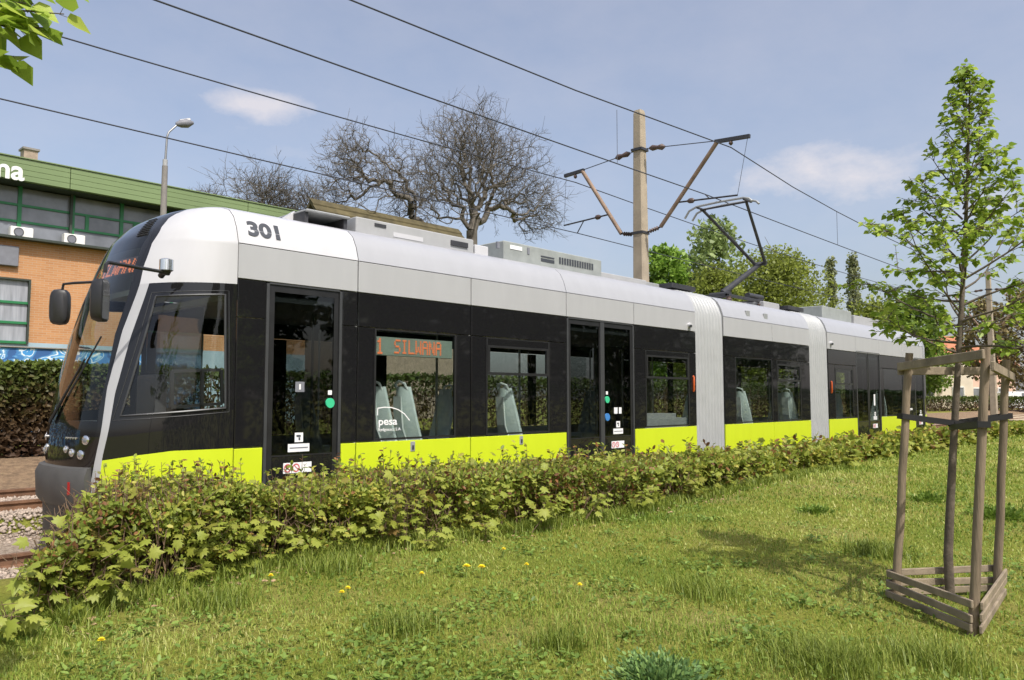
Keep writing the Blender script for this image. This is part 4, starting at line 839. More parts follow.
def bare_tree(y, base_px, fork_py, blobs, label, seed, N, r0, bal=.22):
    """blobs: crown ellipsoids (px, py, rx, rz, weight), measured on the tree's own plane"""
    rng = np.random.default_rng(seed); b0 = onY(base_px, 398, y); x = b0[0]; z0 = float(gz(x, y)); t_ = empty('bare_tree', (x, y, z0), label, 'tree', 'bare trees behind the tram')
    fork = onY(base_px, fork_py, y); ppm = F / depth(fork); pts = []
    for (px, py, rx, rz, wt) in blobs:
        c = onY(px, py, y); m_ = int(N * wt); d = rng.normal(size=(m_, 3)); d /= np.linalg.norm(d, axis=1, keepdims=True); r_ = rng.random((m_, 1)) ** .5
        cc = c + d[:max(3, m_ // 14)] * r_[:max(3, m_ // 14)] ** .7 * np.array([rx, rx * .8, rz]) / ppm
        pts.append(cc[rng.integers(0, len(cc), m_)] + rng.normal(size=(m_, 3)) * min(.72, .34 * rx / ppm))
    pts = np.concatenate(pts); pts = pts[np.argsort(np.linalg.norm(pts - fork, axis=1) + rng.random(len(pts)) * .8)]
    nodes_ = [np.array([x, y, z0 - .2]), np.array([x + .1, y, z0 + (fork[2] - z0) * .5]), fork]; par = [-1, 0, 1]; pl = [0, 0, 0.]
    NP = np.zeros((len(pts) * 2 + 8, 3)); PL = np.zeros(len(pts) * 2 + 8); NP[:3] = nodes_; NP[:2] += np.array([0, 0, -50]); k = 3; PAR = par[:]
    real = [np.array(q) for q in nodes_]
    for p in pts:
        dd_ = np.linalg.norm(NP[:k] - p, axis=1); i = int(np.argmin(dd_ + bal * PL[:k])); q = real[i]
        mid = (q + p) / 2 + rng.normal(size=3) * np.linalg.norm(p - q) * .13
        real.append(mid); NP[k] = mid; PL[k] = PL[i] + dd_[i] / 2; PAR.append(i); real.append(p); NP[k + 1] = p; PL[k + 1] = PL[i] + dd_[i]; PAR.append(k); k += 2
    cnt = np.ones(k)
    for i in range(k - 1, 0, -1): cnt[PAR[i]] += cnt[i]
    rad = np.maximum(r0 * (cnt / cnt[0]) ** .47, .012); big, sml = [], []
    for i in range(1, k):
        ra = rad[PAR[i]] if PAR[i] < 3 and i < 3 else min(rad[PAR[i]], rad[i] * 1.25); sg = (real[PAR[i]], real[i], ra, rad[i]); (big if rad[i] > .05 else sml).append(sg)
        if i > 3 and rad[i] < .05:
            dr = unit((real[i] - real[PAR[i]])[None])[0]
            for q in range(2):
                e_ = real[i] + (dr + rng.normal(size=3) * .55 + np.array([0, 0, .1])) * rng.uniform(.2, .5); sml.append((real[i], e_, .010, .006))
    V, f_ = tubes_np(big, 7); npmesh('trunk', V, 4, f_, 'bark_bare', t_); V, f_ = tubes_np(sml, 3); npmesh('crown', V, 4, f_, 'bark_bare', t_); return t_
bare_tree(36, 472, 238, [(474, 135, 40, 26, .16), (450, 160, 42, 30, .2), (505, 165, 42, 34, .24), (480, 180, 40, 34, .12), (430, 190, 30, 22, .12), (525, 200, 34, 26, .18), (535, 222, 24, 14, .06)], 'large bare oak with dense spreading crown behind the tram', 5, 2500, .36, .27)
bare_tree(35, 424, 226, [(348, 158, 26, 14, .3), (375, 172, 30, 20, .3), (410, 200, 24, 18, .22), (340, 190, 22, 16, .2)], 'gnarled bare tree leaning left beside the large oak', 9, 850, .2, .12)
bare_tree(41, 268, 214, [(262, 195, 34, 9, .7), (285, 203, 18, 7, .3)], 'round-crowned bare tree right of the green building', 14, 650, .16, .3)
bare_tree(43, 203, 214, [(206, 196, 16, 8, 1.0)], 'small bare tree peeping over the green building roof', 23, 110, .16, .3)
bare_tree(39, 322, 232, [(318, 205, 16, 20, 1.0)], 'slender bare tree between two larger bare trees', 31, 150, .13, .3)
def leafy(name, x, y, h, w_, mat, label, n, ls, seed, zb=.25, group='leafy trees behind the tram', shape='round', trunk_r=.2, bark='bark_old'):
    rng = np.random.default_rng(seed); z0 = float(gz(x, y)); t_ = empty(name, (x, y, z0), label, 'tree', group)
    segs = [((x, y, z0 - .1), (x + .1, y, z0 + h * zb), trunk_r, trunk_r * .8), ((x + .1, y, z0 + h * zb), (x, y, z0 + h * .75), trunk_r * .8, trunk_r * .25)]
    cl = []
    nb = 26
    for k in range(nb):
        f = (k + .5) / nb; z = z0 + h * (zb + (1 - zb) * f * .93)
        prof = math.sin(math.pi * min(1, .16 + f * .84)) ** .7 if shape == 'round' else (1 - f * .85) * (.55 + .45 * min(1, f * 4)); a = k * 2.4 + rng.random(); rad = w_ / 2 * prof * (.35 + .6 * rng.random())
        c = np.array([x + rad * math.cos(a), y + rad * math.sin(a), z]); cl.append((c, w_ * (.16 + .12 * rng.random()) * (1 if shape == 'round' else .9)))
        segs.append(((x, y, max(z0 + h * zb, z - rad * .7 - .3)), tuple(c), trunk_r * .3, .02))
        for q in range(3): e_ = c + rng.normal(size=3) * w_ * .1; segs.append((tuple(c), tuple(e_), .03, .01))
    V, f_ = tubes_np(segs, 6); npmesh('trunk', V, 4, f_, bark, t_)
    per = n // nb; P = []
    for c, r_ in cl: dd_ = rng.normal(size=(per, 3)); dd_ /= np.linalg.norm(dd_, axis=1, keepdims=True); P.append(c + dd_ * (r_ * rng.random((per, 1)) ** .45) * np.array([1, 1, .75 if shape == 'round' else 1.7]))
    P = np.concatenate(P); A = rand_dirs(len(P)); N = unit(rand_dirs(len(P)) + np.array([0, 0, .8])); leaves('crown', P, A, N, ls * rng.uniform(.6, 1.3, len(P)), QUAD, mat, t_); return t_
def gx(px, d): q = atd(px, 398, d); return float(q[0]), float(q[1])
def hpx(py, d): return (398 - py) / F * d + 1.6 - .2
for (nm, px, d, top, w_px, mat, lab, n, ls, sd, shp, zb) in (
    ('leafy_tree', 667, 62, 244, 62, 'leaf_bright', 'bright green leafy tree right beside the concrete pole', 7000, .30, 3, 'round', .2),
    ('leafy_tree', 718, 66, 219, 88, 'leaf_pale', 'pale green tree behind the pantograph', 5200, .32, 4, 'round', .3),
    ('willow_tree', 782, 52, 257, 140, 'leaf_olive', 'broad olive-yellow tree right of the pantograph', 32000, .15, 5, 'round', .15),
    ('leafy_tree', 715, 50, 268, 95, 'leaf_olive', 'low olive bush-like tree below the pantograph arm', 12000, .16, 6, 'round', .1),
    ('poplar_tree', 835, 90, 252, 21, 'leaf_poplar', 'slim grey-green poplar nearer the pantograph', 3600, .26, 7, 'column', .1),
    ('poplar_tree', 857, 92, 249, 27, 'leaf_poplar', 'slim grey-green poplar closer to the young tree', 4200, .26, 8, 'column', .1),
    ('leafy_tree', 875, 70, 300, 60, 'leaf_olive', 'olive tree at the foot of the poplars', 4500, .28, 9, 'round', .1),
    ('leafy_tree', 915, 78, 297, 80, 'leaf_mid', 'mid green tree behind the tail of the tram', 8500, .3, 10, 'round', .15),
    ('leafy_tree', 988, 70, 300, 60, 'leaf_brown', 'brownish budding tree behind the tree guard', 3200, .25, 12, 'round', .3),
    ('leafy_tree', 1030, 66, 285, 70, 'leaf_brown', 'brownish budding tree at the right frame edge', 3800, .25, 13, 'round', .25)):
    x, y = gx(px, d); leafy(nm, x, y, hpx(top, d), w_px / F * d, mat, lab, n, ls, sd, zb, shape=shp)
# trees behind the photographer: they show as reflections in the tram's side
for k, (x, y, h, w_) in enumerate(((9, -11, 7.5, 4.6), (14.5, -13, 9.5, 6), (20.5, -12, 8, 5), (26.5, -14, 10, 7), (34, -15, 11, 8), (43, -16, 11, 9), (54, -18, 12, 11), (68, -20, 12, 12), (3, -14, 8, 5))):
    leafy('park_tree', x, y, h, w_, 'leaf_dark', ['first', 'second', 'third', 'fourth', 'fifth', 'sixth', 'seventh', 'eighth', 'ninth'][k] + ' tree of the row mirrored in the tram windows', 4200, .34, 40 + k, .25, 'trees mirrored in the tram')

# ------------------------------------------------------------------ hedges
def far_hedge(x0, x1, y0, y1, zb, zt, n, ls, mat, label, ang=None, seed=1, focus=(0, 1, 0)):
    rng = np.random.default_rng(seed); t_ = empty('hedge', ((x0 + x1) / 2, (y0 + y1) / 2, zb), label, 'hedge')
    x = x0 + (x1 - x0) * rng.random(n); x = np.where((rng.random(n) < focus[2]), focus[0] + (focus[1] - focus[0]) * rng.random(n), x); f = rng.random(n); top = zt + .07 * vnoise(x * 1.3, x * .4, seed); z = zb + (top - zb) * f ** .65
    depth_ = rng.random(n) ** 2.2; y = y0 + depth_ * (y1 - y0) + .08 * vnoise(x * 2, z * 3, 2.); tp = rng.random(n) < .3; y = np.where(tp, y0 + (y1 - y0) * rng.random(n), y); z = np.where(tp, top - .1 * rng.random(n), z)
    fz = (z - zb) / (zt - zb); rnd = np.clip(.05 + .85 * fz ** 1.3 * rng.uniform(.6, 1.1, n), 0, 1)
    P = np.stack([x, y, z], 1)
    if ang is not None: P = ang(P)
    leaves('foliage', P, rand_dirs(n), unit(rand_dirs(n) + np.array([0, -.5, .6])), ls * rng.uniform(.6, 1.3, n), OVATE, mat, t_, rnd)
    segs = []
    for k in range(int((x1 - x0) * 7)):
        sx = rng.uniform(x0, x1); sy = rng.uniform(y0 + .05, y1 - .1); q = np.array([sx, sy, zb - .3])
        for j in range(4): q2 = q + np.array([rng.normal() * .12, rng.normal() * .08, (zt - zb + .2) / 4]); segs.append((q, q2, .014, .01)); q = q2
    segs = [((ang(np.array([a]))[0], ang(np.array([b_]))[0], c, d) if ang else (a, b_, c, d)) for a, b_, c, d in segs]
    V, f_ = tubes_np(segs, 4); npmesh('stems', V, 4, f_, 'twig', t_); return t_
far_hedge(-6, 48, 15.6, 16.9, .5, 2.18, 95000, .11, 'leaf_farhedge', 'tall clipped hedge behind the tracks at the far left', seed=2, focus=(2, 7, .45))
far_hedge(-4, 75, -7.2, -5.6, .05, 2.1, 26000, .2, 'leaf_dark', 'unseen clipped hedge added to darken reflections low in the tram windows', seed=8)  # added behind the camera so the glass mirrors dark leaves, not bright lawn
a = onZ(925, 416, .2); b_ = onZ(1024, 415, .2); d_ = unit((b_ - a)[None])[0]; nrm = np.array([-d_[1], d_[0], 0]); nrm = nrm if nrm @ FW > 0 else -nrm; LN = float(np.linalg.norm(b_ - a))
def ang2(P): return np.stack([a[0] + P[:, 0] * d_[0] + P[:, 1] * nrm[0], a[1] + P[:, 0] * d_[1] + P[:, 1] * nrm[1], P[:, 2]], 1)
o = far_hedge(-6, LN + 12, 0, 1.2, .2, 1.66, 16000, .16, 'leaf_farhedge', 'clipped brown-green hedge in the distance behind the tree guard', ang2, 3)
pp = MB(); pts_ = [ang2(np.array([[u_, v_2, 0.]]))[0] for u_, v_2 in ((-8, -14), (LN + 16, -14), (LN + 16, -1), (-8, -1))]; pp.add([(q[0], q[1], float(gz(q[0], q[1])) + .03) for q in pts_], [(0, 1, 2, 3)]); 
for i_, v_ in enumerate(pp.v): pp.v[i_] = (v_[0], v_[1], .30)
tag(pp.build('dirt_path', 'dirt_path', None), kind='structure')

# foreground hedge
HF = [(0.9, 5.45), (1.5, 5.25), (2, 5.45), (2.6, 5.62), (3.4, 5.75), (4.5, 5.7), (5.8, 5.5), (7.4, 5.35), (9, 5.5), (14, 5.9), (30, 6.2), (70, 6.4)]
def hfront(x): return np.interp(x, [q[0] for q in HF], [q[1] for q in HF])
tops = [onY(px, py, 6.7 if px > 110 else 6.2) for px, py in ((15, 560), (40, 520), (75, 500), (120, 492), (160, 484), (210, 487), (260, 490), (300, 480), (350, 474), (420, 470), (480, 466), (540, 463), (600, 461), (650, 458), (700, 455), (760, 452), (820, 446), (880, 439), (930, 433), (980, 428))]
HTX = [q[0] for q in tops]; HTZ = [max(q[2], .6) for q in tops]
def htop(x): return np.interp(x, HTX, HTZ)
def maple_in_hedge():
    rng = np.random.default_rng(91); P, A, N, S, C_ = [], [], [], [], []
    for k in range(120):
        cx = 1.7 * (34 / 1.7) ** rng.random(); yf = float(hfront(cx)); tpk = rng.random() < .35; zt = float(htop(cx)); cy = yf + (.05 * rng.normal() if not tpk else rng.random() * .9); cz = zt + .02 if tpk else .30 + (zt - .34) * rng.random(); cx = max(cx, 1.6 + .62 * (cy - 5.3)); hot = rng.random() ** .6
        for q in range(int(rng.integers(5, 13))):
            P.append((cx + rng.normal() * .1, cy - .03 + rng.normal() * .05, cz + rng.normal() * .07)); A.append(rng.normal(size=3) * np.array([1, .7, .4]) + np.array([0, -.6, -.1])); N.append(np.array([0, -.45, 1]) + rng.normal(size=3) * .35); S.append(rng.uniform(.05, .11) * min(2.2, max(1, cx / 9))); C_.append(hot + rng.normal() * .15)
    leaves('maple_leaves', np.array(P), np.array(A), np.array(N), np.array(S), MAPLE, 'leaf_maple', HG, np.clip(np.array(C_), 0, 1))
HG = empty('hedge', (8, 6.3, .26), 'scruffy knee-high hedge with mixed green and reddish leaves along the tram', 'hedge')
rng = np.random.default_rng(77); n = 190000
u_ = rng.random(n); x = 1.45 * (60 / 1.45) ** (u_ ** 1.35) ; yf = hfront(x); yb = 6.95; zt = htop(x) + .075 * vnoise(x * 1.9, x * 1.1, .7) - .02; zg = .24
f = rng.random(n); z = zg + .04 + (zt - zg) * f ** .75
y = yf + (yb - yf) * rng.random(n) ** 1.9 + .2 * vnoise(x * 2.1, z * 4, 5.1) + .06 + .12 * (1 - (z - zg) / (zt - zg)) * 0
tp = rng.random(n) < .36; y = np.where(tp, yf + .05 + (yb - yf) * rng.random(n), y); z = np.where(tp, zt - .02 - .12 * rng.random(n) ** 1.5 + .05 * rng.random(n), z)
# gaps: thin out where a noise field is low, mostly low on the front face
gap = vnoise(x * 1.9, z * 3.1, 9.) - .35 * ((z - zg) / (zt - zg) - .4); keep = (gap < .10) | (rng.random(n) < .15)
end = (x - 1.45 - .62 * (y - 5.35)) / .25; keep &= (rng.random(n) < np.clip(end, 0, 1))
x, y, z = x[keep], y[keep], z[keep]; n = len(x); P = np.stack([x, y, z], 1)
dist = np.hypot(x, y); S = .040 * np.clip(dist / 6.5, 1, 3.2) * rng.uniform(.6, 1.35, n)
leaves('foliage', P, unit(rand_dirs(n) + np.array([0, -.3, .3])), unit(rand_dirs(n) * .8 + np.array([0, -.4, .8])), S, OVATE, 'leaf_hedge', HG, np.clip(rng.normal(.52, .24, n), 0, 1))
maple_in_hedge()
segs = []
for k in range(2600):
    sx = 1.5 * (40 / 1.5) ** rng.random(); yy = hfront(sx); sy = yy + .08 + (6.8 - yy) * rng.random(); sx = max(sx, 1.6 + .62 * (sy - 5.35)); q = np.array([sx, sy, .2]); hh = float(htop(sx)) - .2; hh *= rng.uniform(.7, 1.12)
    for j in range(4): q2 = q + np.array([rng.normal() * .035, rng.normal() * .03, hh / 4]); segs.append((q, q2, .006 if j < 2 else .004, .004)); q = q2
    for j in range(3): e_ = q + np.array([rng.normal() * .08, rng.normal() * .08, -rng.random() * hh * .5]); segs.append((e_, e_ + np.array([rng.normal() * .06, rng.normal() * .06, .07]), .0025, .0015))
SP, SA, SN = [], [], []
for k in range(420):
    sx = 1.9 * (32 / 1.9) ** rng.random(); yy = hfront(sx); sy = yy + .1 + (6.8 - yy) * rng.random(); sx = max(sx, 1.75 + .62 * (sy - 5.35)); b0 = np.array([sx, sy, float(htop(sx)) - .1]); hh = .08 + .2 * rng.random() ** 1.5; e_ = b0 + np.array([rng.normal() * .05, rng.normal() * .05, .08 + hh]); segs.append((b0, e_, .004, .002))
    for j in range(9):
        c = b0 + (e_ - b0) * rng.uniform(.35, 1.05); SP.append(c); d0 = rng.normal(size=3); d0[2] = abs(d0[2]) * .6; SA.append(d0); SN.append(rng.normal(size=3) * .5 + np.array([0, -.2, 1]))
SP = np.array(SP); leaves('shoots', SP, np.array(SA), np.array(SN), .042 * np.clip(np.hypot(SP[:, 0], SP[:, 1]) / 6.5, 1, 3) * rng.uniform(.6, 1.3, len(SP)), OVATE, 'leaf_hedge', HG, np.clip(rng.normal(.5, .35, len(SP)), 0, 1))
V, f_ = tubes_np(segs, 4); npmesh('stems', V, 4, f_, 'twig', HG)
# maple saplings growing out of it
def sapling(px, py, y, nl, size, label, hot=.5, seed=0):
    rng = np.random.default_rng(seed + 500); top = onY(px, py, y); x, z = top[0], top[2]; yb_ = y + .12; z0 = float(gz(x, yb_)); t_ = empty('maple_sapling', (x, yb_, z0), label, 'sapling', 'maple saplings in the hedge')
    segs, P, A, N, S = [], [], [], [], []
    for s in range(max(2, nl // 9)):
        q = np.array([x + rng.normal() * .05, yb_ + rng.normal() * .04, z0 - .03]); e_ = np.array([x + rng.normal() * .14, y + rng.normal() * .08, z - abs(rng.normal()) * .10])
        prev = q
        for j in range(1, 6): c = q + (e_ - q) * j / 5 + np.array([0, -.03 * math.sin(j / 5 * 3.1), .02]); segs.append((prev, c, .006 - .0008 * j, .0055 - .0008 * j)); prev = c
        for j in range(9):
            f = .35 + .65 * rng.random() if j > 2 else 1; bp = q + (e_ - q) * f; a_ = rng.normal(size=3) * np.array([1, .8, .35]) + np.array([0, -.55, .05]); a_ /= np.linalg.norm(a_); pe = bp + a_ * rng.uniform(.03, .09)
            segs.append((bp, pe, .002, .0015)); P.append(pe); A.append(a_ + np.array([0, 0, -.3])); N.append(np.array([0, -.35, 1]) + rng.normal(size=3) * .3); S.append(size * rng.uniform(.55, 1.15))
    V, f_ = tubes_np(segs, 4); npmesh('stem', V, 4, f_, 'twig', t_); leaves('foliage', np.array(P), np.array(A), np.array(N), np.array(S), MAPLE, 'leaf_maple', t_, np.clip(rng.normal(hot, .22, len(P)), 0, 1))
SAPS = [(62, 500, 6.0, 20, .10, 'yellow-green maple sapling below the tram bumper', .75), (30, 555, 5.5, 22, .11, 'maple sapling at the left end of the hedge', .7), (22, 595, 5.3, 18, .11, 'lowest maple sapling in the lower left corner', .8), (95, 540, 5.75, 22, .10, 'maple sapling low at the hedge front under the silver strip', .6),
        (85, 580, 5.55, 18, .10, 'low maple sapling near the grass below the lime skirt', .55), (130, 486, 6.2, 20, .10, 'reddish maple sapling topping the hedge by the cab skirt', .12), (200, 476, 6.25, 22, .10, 'tall red-tinged maple shoots left of the first door', .15), (125, 545, 5.85, 24, .11, 'maple sapling in mid hedge below the cab window', .75),
        (225, 535, 5.95, 22, .11, 'bright maple sapling under the front door', .75), (200, 570, 5.85, 14, .10, 'small maple sapling at the grass edge below the door', .65), (265, 545, 5.95, 20, .10, 'yellowish maple sapling right of the front door gap', .6), (300, 475, 6.2, 18, .09, 'maple sapling topping the hedge in front of the first door', .3),
        (410, 520, 5.75, 24, .11, 'maple sapling below the tram maker emblem window', .65), (432, 540, 5.6, 18, .11, 'low yellow maple sapling under the first window', .8), (395, 510, 5.85, 18, .10, 'orange tinted maple sapling under the destination window', .25), (490, 520, 5.6, 20, .11, 'maple sapling in front of the second window', .75),
        (545, 508, 5.5, 24, .12, 'large-leaved maple sapling below the double door', .8), (590, 505, 5.5, 22, .11, 'maple sapling right of the large-leaved one', .7), (640, 495, 5.6, 18, .11, 'maple sapling below the third lime panel', .7), (690, 490, 5.7, 18, .11, 'reddish maple sapling below the first bellows', .25), (500, 465, 6.3, 16, .09, 'maple sapling topping the hedge at the panel seam', .4), (740, 480, 5.8, 18, .12, 'maple sapling below the middle tram section', .6)]
for k, (px, py, y, nl, sz, lab, hot) in enumerate(SAPS): sapling(px, py - (14 if k > 3 and y < 6.1 else 0), y - (.28 if y < 6.1 else 0), int(nl * 1.1), sz * .95, lab, hot, k)

# ------------------------------------------------------------------ young lime tree and guard
def young_tree(base, top, zb, label, rads, nbr, seed, name='young_lime_tree', extra=None, lsize=.068, perb=1.0):
    rng = np.random.default_rng(seed); base = np.array(base); top = np.array(top); t_ = empty(name, tuple(base), label, 'tree'); H_ = top[2] - base[2]
    segs = []; prev = base - np.array([0, 0, .1]); K = 14; path = []
    for k in range(1, K + 1): f = k / K; q = base + (top - base) * f + np.array([.018 * math.sin(5 * f + seed), .018 * math.cos(4 * f), 0]); segs.append((prev, q, .036 * (1 - .88 * (k - 1) / K), .036 * (1 - .88 * k / K))); path.append(q); prev = q
    V, f_ = tubes_np(segs, 8); npmesh('trunk', V, 4, f_, 'bark_young', t_)
    bs, P, A, N, S = [], [], [], [], []
    def spray(bp, e_, m):
        for j in range(int(m)):
            f = rng.uniform(.3, 1.0); c = bp + (e_ - bp) * f; a_ = unit((e_ - bp)[None])[0] * .5 + rng.normal(size=3) * .7; a_[2] = a_[2] * .5 - .1; a_ /= np.linalg.norm(a_); pe = c + a_ * rng.uniform(.015, .04)
            bs.append((c, pe, .0012, .001)); P.append(pe); A.append(a_ + np.array([0, 0, -.25])); N.append(np.array([0, 0, 1.]) + rng.normal(size=3) * .35); S.append(lsize * rng.uniform(.6, 1.25))
    def bough(bp, d, ln, r_, m):
        q = bp; d = np.array(d, float)
        for j in range(5):
            d = unit((d + rng.normal(size=3) * .13 + np.array([0, 0, .06]))[None])[0]; q2 = q + d * ln / 5; bs.append((q, q2, r_ * (1 - j * .15), r_ * (.85 - j * .15)))
            if j >= 1:
                for s in range(2):
                    sd = unit((d * .7 + rng.normal(size=3) * np.array([.8, .8, .3]))[None])[0]; e_ = q2 + sd * ln * rng.uniform(.12, .3); bs.append((q2, e_, r_ * .35, .0015)); spray(q2, e_, int(m * rng.uniform(.6, 1.4)))
            q = q2
        spray(q - d * ln * .15, q + d * .03, m)
    for k in range(nbr):
        f = (k + .5) / nbr; z = zb + (top[2] - zb) * f * .97; bp = base + (top - base) * ((z - base[2]) / H_); az = k * 2.39996 + rng.normal() * .25; ln = float(np.interp(f, [q[0] for q in rads], [q[1] for q in rads])) * rng.uniform(.6, 1.12)
        el = R(np.interp(f, [0, .12, .4, 1], [6, 16, 34, 60])); bough(bp, (math.cos(az) * math.cos(el), math.sin(az) * math.cos(el), math.sin(el)), ln / math.cos(el) ** .6, .011 * (1 - .6 * f), max(2, perb * np.interp(f, [0, .35, .6, 1], [13, 12, 5, 3])))
    if extra: extra(bough, path, spray, bs)
    V, f_ = tubes_np(bs, 4); npmesh('branches', V, 4, f_, 'bark_young', t_)
    leaves('crown', np.array(P), np.array(A), np.array(N), np.array(S), HEART, 'leaf_lime', t_); return t_
tb = onZ(950, 594, .13); tt = atd(968, 64, depth(tb)); tm = atd(956, 352, depth(tb))
young_tree(tb, tt, 1.88, 'young tree with fresh green leaves tied inside a wooden guard', [(0, .78), (.15, .86), (.36, .74), (.48, .40), (.65, .27), (.85, .16), (1, .06)], 56, 4, lsize=.046)
# guard
TG = empty('tree_guard', tuple(tb), 'wooden stake guard with slats around the young tree', 'tree guard')
st = []
for (bx, by, tx, ty) in ((896, 598, 909, 353), (973, 631, 986, 347), (997, 594, 1006, 360)):
    p0 = onZ(bx, by, .11); p1 = atd(tx, ty, depth(p0)); st.append((p0, p1)); k = 6
    pts_ = [p0 + (p1 - p0) * j / k + np.array([.003 * math.sin(j * 2 + bx), .003 * math.cos(j * 3 + bx), 0]) for j in range(-1, k + 1)]; MB().tube([tuple(q) for q in pts_], [.0325 - .0008 * j for j in range(k + 2)], 12).build('stake', 'wood_stake', TG, smooth=True)
cen = sum(s[0] for s in st) / 3
def slat(i, j, z, h=.05, ext=.05, th=.02, name='slat', jit=0):
    def at(s, z): return s[0] + (s[1] - s[0]) * ((z - s[0][2]) / (s[1][2] - s[0][2]))
    a_, b2 = at(st[i], z), at(st[j], z + jit); o_ = (a_ + b2) / 2 - cen; o_[2] = 0; d = unit((b2 - a_)[None])[0]; nn = np.array([d[1], -d[0], 0]); nn = nn if nn @ o_ > 0 else -nn; off = nn * .048
    MB().bar(tuple(a_ - d * ext + off), tuple(b2 + d * ext + off), th, h).build(name, 'wood_slat', TG, bevel=.004)
for z, jt in ((.135, .008), (.21, -.01), (.285, .008)):
    slat(0, 1, z, jit=jt); slat(1, 2, z, jit=-jt); slat(0, 2, z + .004, jit=jt)
slat(0, 1, st[0][1][2] - .10, .062, .05, .022, 'top_rail', .04); slat(1, 2, st[2][1][2] - .09, .062, .06, .022, 'top_rail', -.04); slat(0, 2, st[0][1][2] - .13, .062, .05, .022, 'top_rail')
tr_ = lambda z: tb + (tt - tb) * ((z - tb[2]) / (tt[2] - tb[2]))
for i, zz in ((0, 1.46), (1, 1.43), (2, 1.46)):
    a_ = st[i][0] + (st[i][1] - st[i][0]) * ((zz - st[i][0][2]) / (st[i][1][2] - st[i][0][2])); b2 = tr_(zz - .05); d = unit((b2 - a_)[None])[0]; sd = np.array([-d[1], d[0], 0]) * .036
    MB().bar(tuple(a_ - d * .045 + sd), tuple(b2 + d * .04 + sd), .005, .04).bar(tuple(a_ - d * .045 - sd), tuple(b2 + d * .04 - sd), .005, .04).bar(tuple(a_ - d * .045 - sd), tuple(a_ - d * .045 + sd), .005, .04).build('tie_strap', 'strap', TG)
# tree to the left whose branch reaches into the top left corner
def reach(bough, path, spray, bs):
    for (px, py, y, m_) in ((64, 14, 2.9, 16), (48, 28, 2.88, 16), (34, 4, 2.95, 16), (12, 58, 2.85, 12), (22, 22, 3.0, 14), (76, -6, 2.95, 8)):
        e_ = onY(px, py, y); bp = np.array([-.62, 2.85, e_[2] - .30]); md = bp + (e_ - bp) * .75 + np.array([0, 0, -.03]); bs.append((bp, md, .009, .005)); bs.append((md, e_, .005, .002)); spray(md, e_, m_); spray(bp + (md - bp) * .5, md, 12)
young_tree((-.75, 2.85, float(gz(-.75, 2.85))), (-.7, 2.8, 4.4), 2.2, 'leafy branch tips of a tree hanging in the top left corner', [(0, .75), (.3, .8), (1, .12)], 22, 8, extra=reach, lsize=.078)

# ------------------------------------------------------------------ grass, weeds, flowers
def lawn_points(n, rmin, rmax, rng, a0=-2, a1=90):
    th = R(a0) + (R(a1) - R(a0)) * rng.random(n); r_ = rmin * (rmax / rmin) ** rng.random(n); x, y = r_ * np.cos(th), r_ * np.sin(th); k = (y < hfront(x) + .35) ; return x[k], y[k], r_[k]
rng = np.random.default_rng(5)
def blades(name, x, y, h, wd, lean, mat, rnd, parent=None):
    n = len(x); P = np.stack([x, y, gz(x, y) - .006], 1); az = rng.random(n) * 2 * math.pi; side_ = np.stack([np.cos(az), np.sin(az), np.zeros(n)], 1); ln = np.stack([-np.sin(az), np.cos(az), np.zeros(n)], 1) * lean[:, None]; up_ = np.array([[0, 0, 1.]])
    h = h[:, None]; wd = wd[:, None]; b0 = P - side_ * wd; b1 = P + side_ * wd; m = P + up_ * h * .55 + ln * h * .35; m0 = m - side_ * wd * .75; m1 = m + side_ * wd * .75; tpv = P + up_ * h * (1 - .25 * lean[:, None]) + ln * h
    V = np.stack([b0, b1, m1, m0, tpv], 1).reshape(-1, 3); i5 = np.arange(n)[:, None] * 5; idx = np.concatenate([i5 + np.array([[0, 1, 2]]), i5 + np.array([[0, 2, 3]]), i5 + np.array([[3, 2, 4]])], 1).reshape(-1, 3)
    return npmesh(name, V, 3, idx, mat, parent, rnd=np.repeat(rnd, 5))
x, y, r_ = lawn_points(430000, 2.2, 40, rng); n = len(x)
pt = vnoise(x * .9, y * .9, 2.2); bald = vnoise(x * 1.6, y * 1.6, 6.1); kp = rng.random(n) < np.clip(1.15 - .8 * np.clip(bald, 0, 1), .25, 1); x, y, r_, pt = x[kp], y[kp], r_[kp], pt[kp]; n = len(x)
h = (.02 + .025 * rng.random(n) + .025 * np.clip(pt, 0, 1)) * np.clip(r_ / 9, 1, 1.6); hn = np.clip((y - hfront(x) + .5) / .5, 0, 1); h *= 1 + .8 * hn
wd = .0016 * np.clip(r_ / 3.2, 1, 8) * rng.uniform(.7, 1.4, n)
tag(blades('lawn_grass', x, y, h, wd, rng.uniform(.15, 1.3, n), 'grass_blade', np.clip(rng.normal(.45, .2, n) - .08 * hn, 0, 1)), 'uneven mown lawn grass with dry yellowish patches', 'grass', kind='stuff')
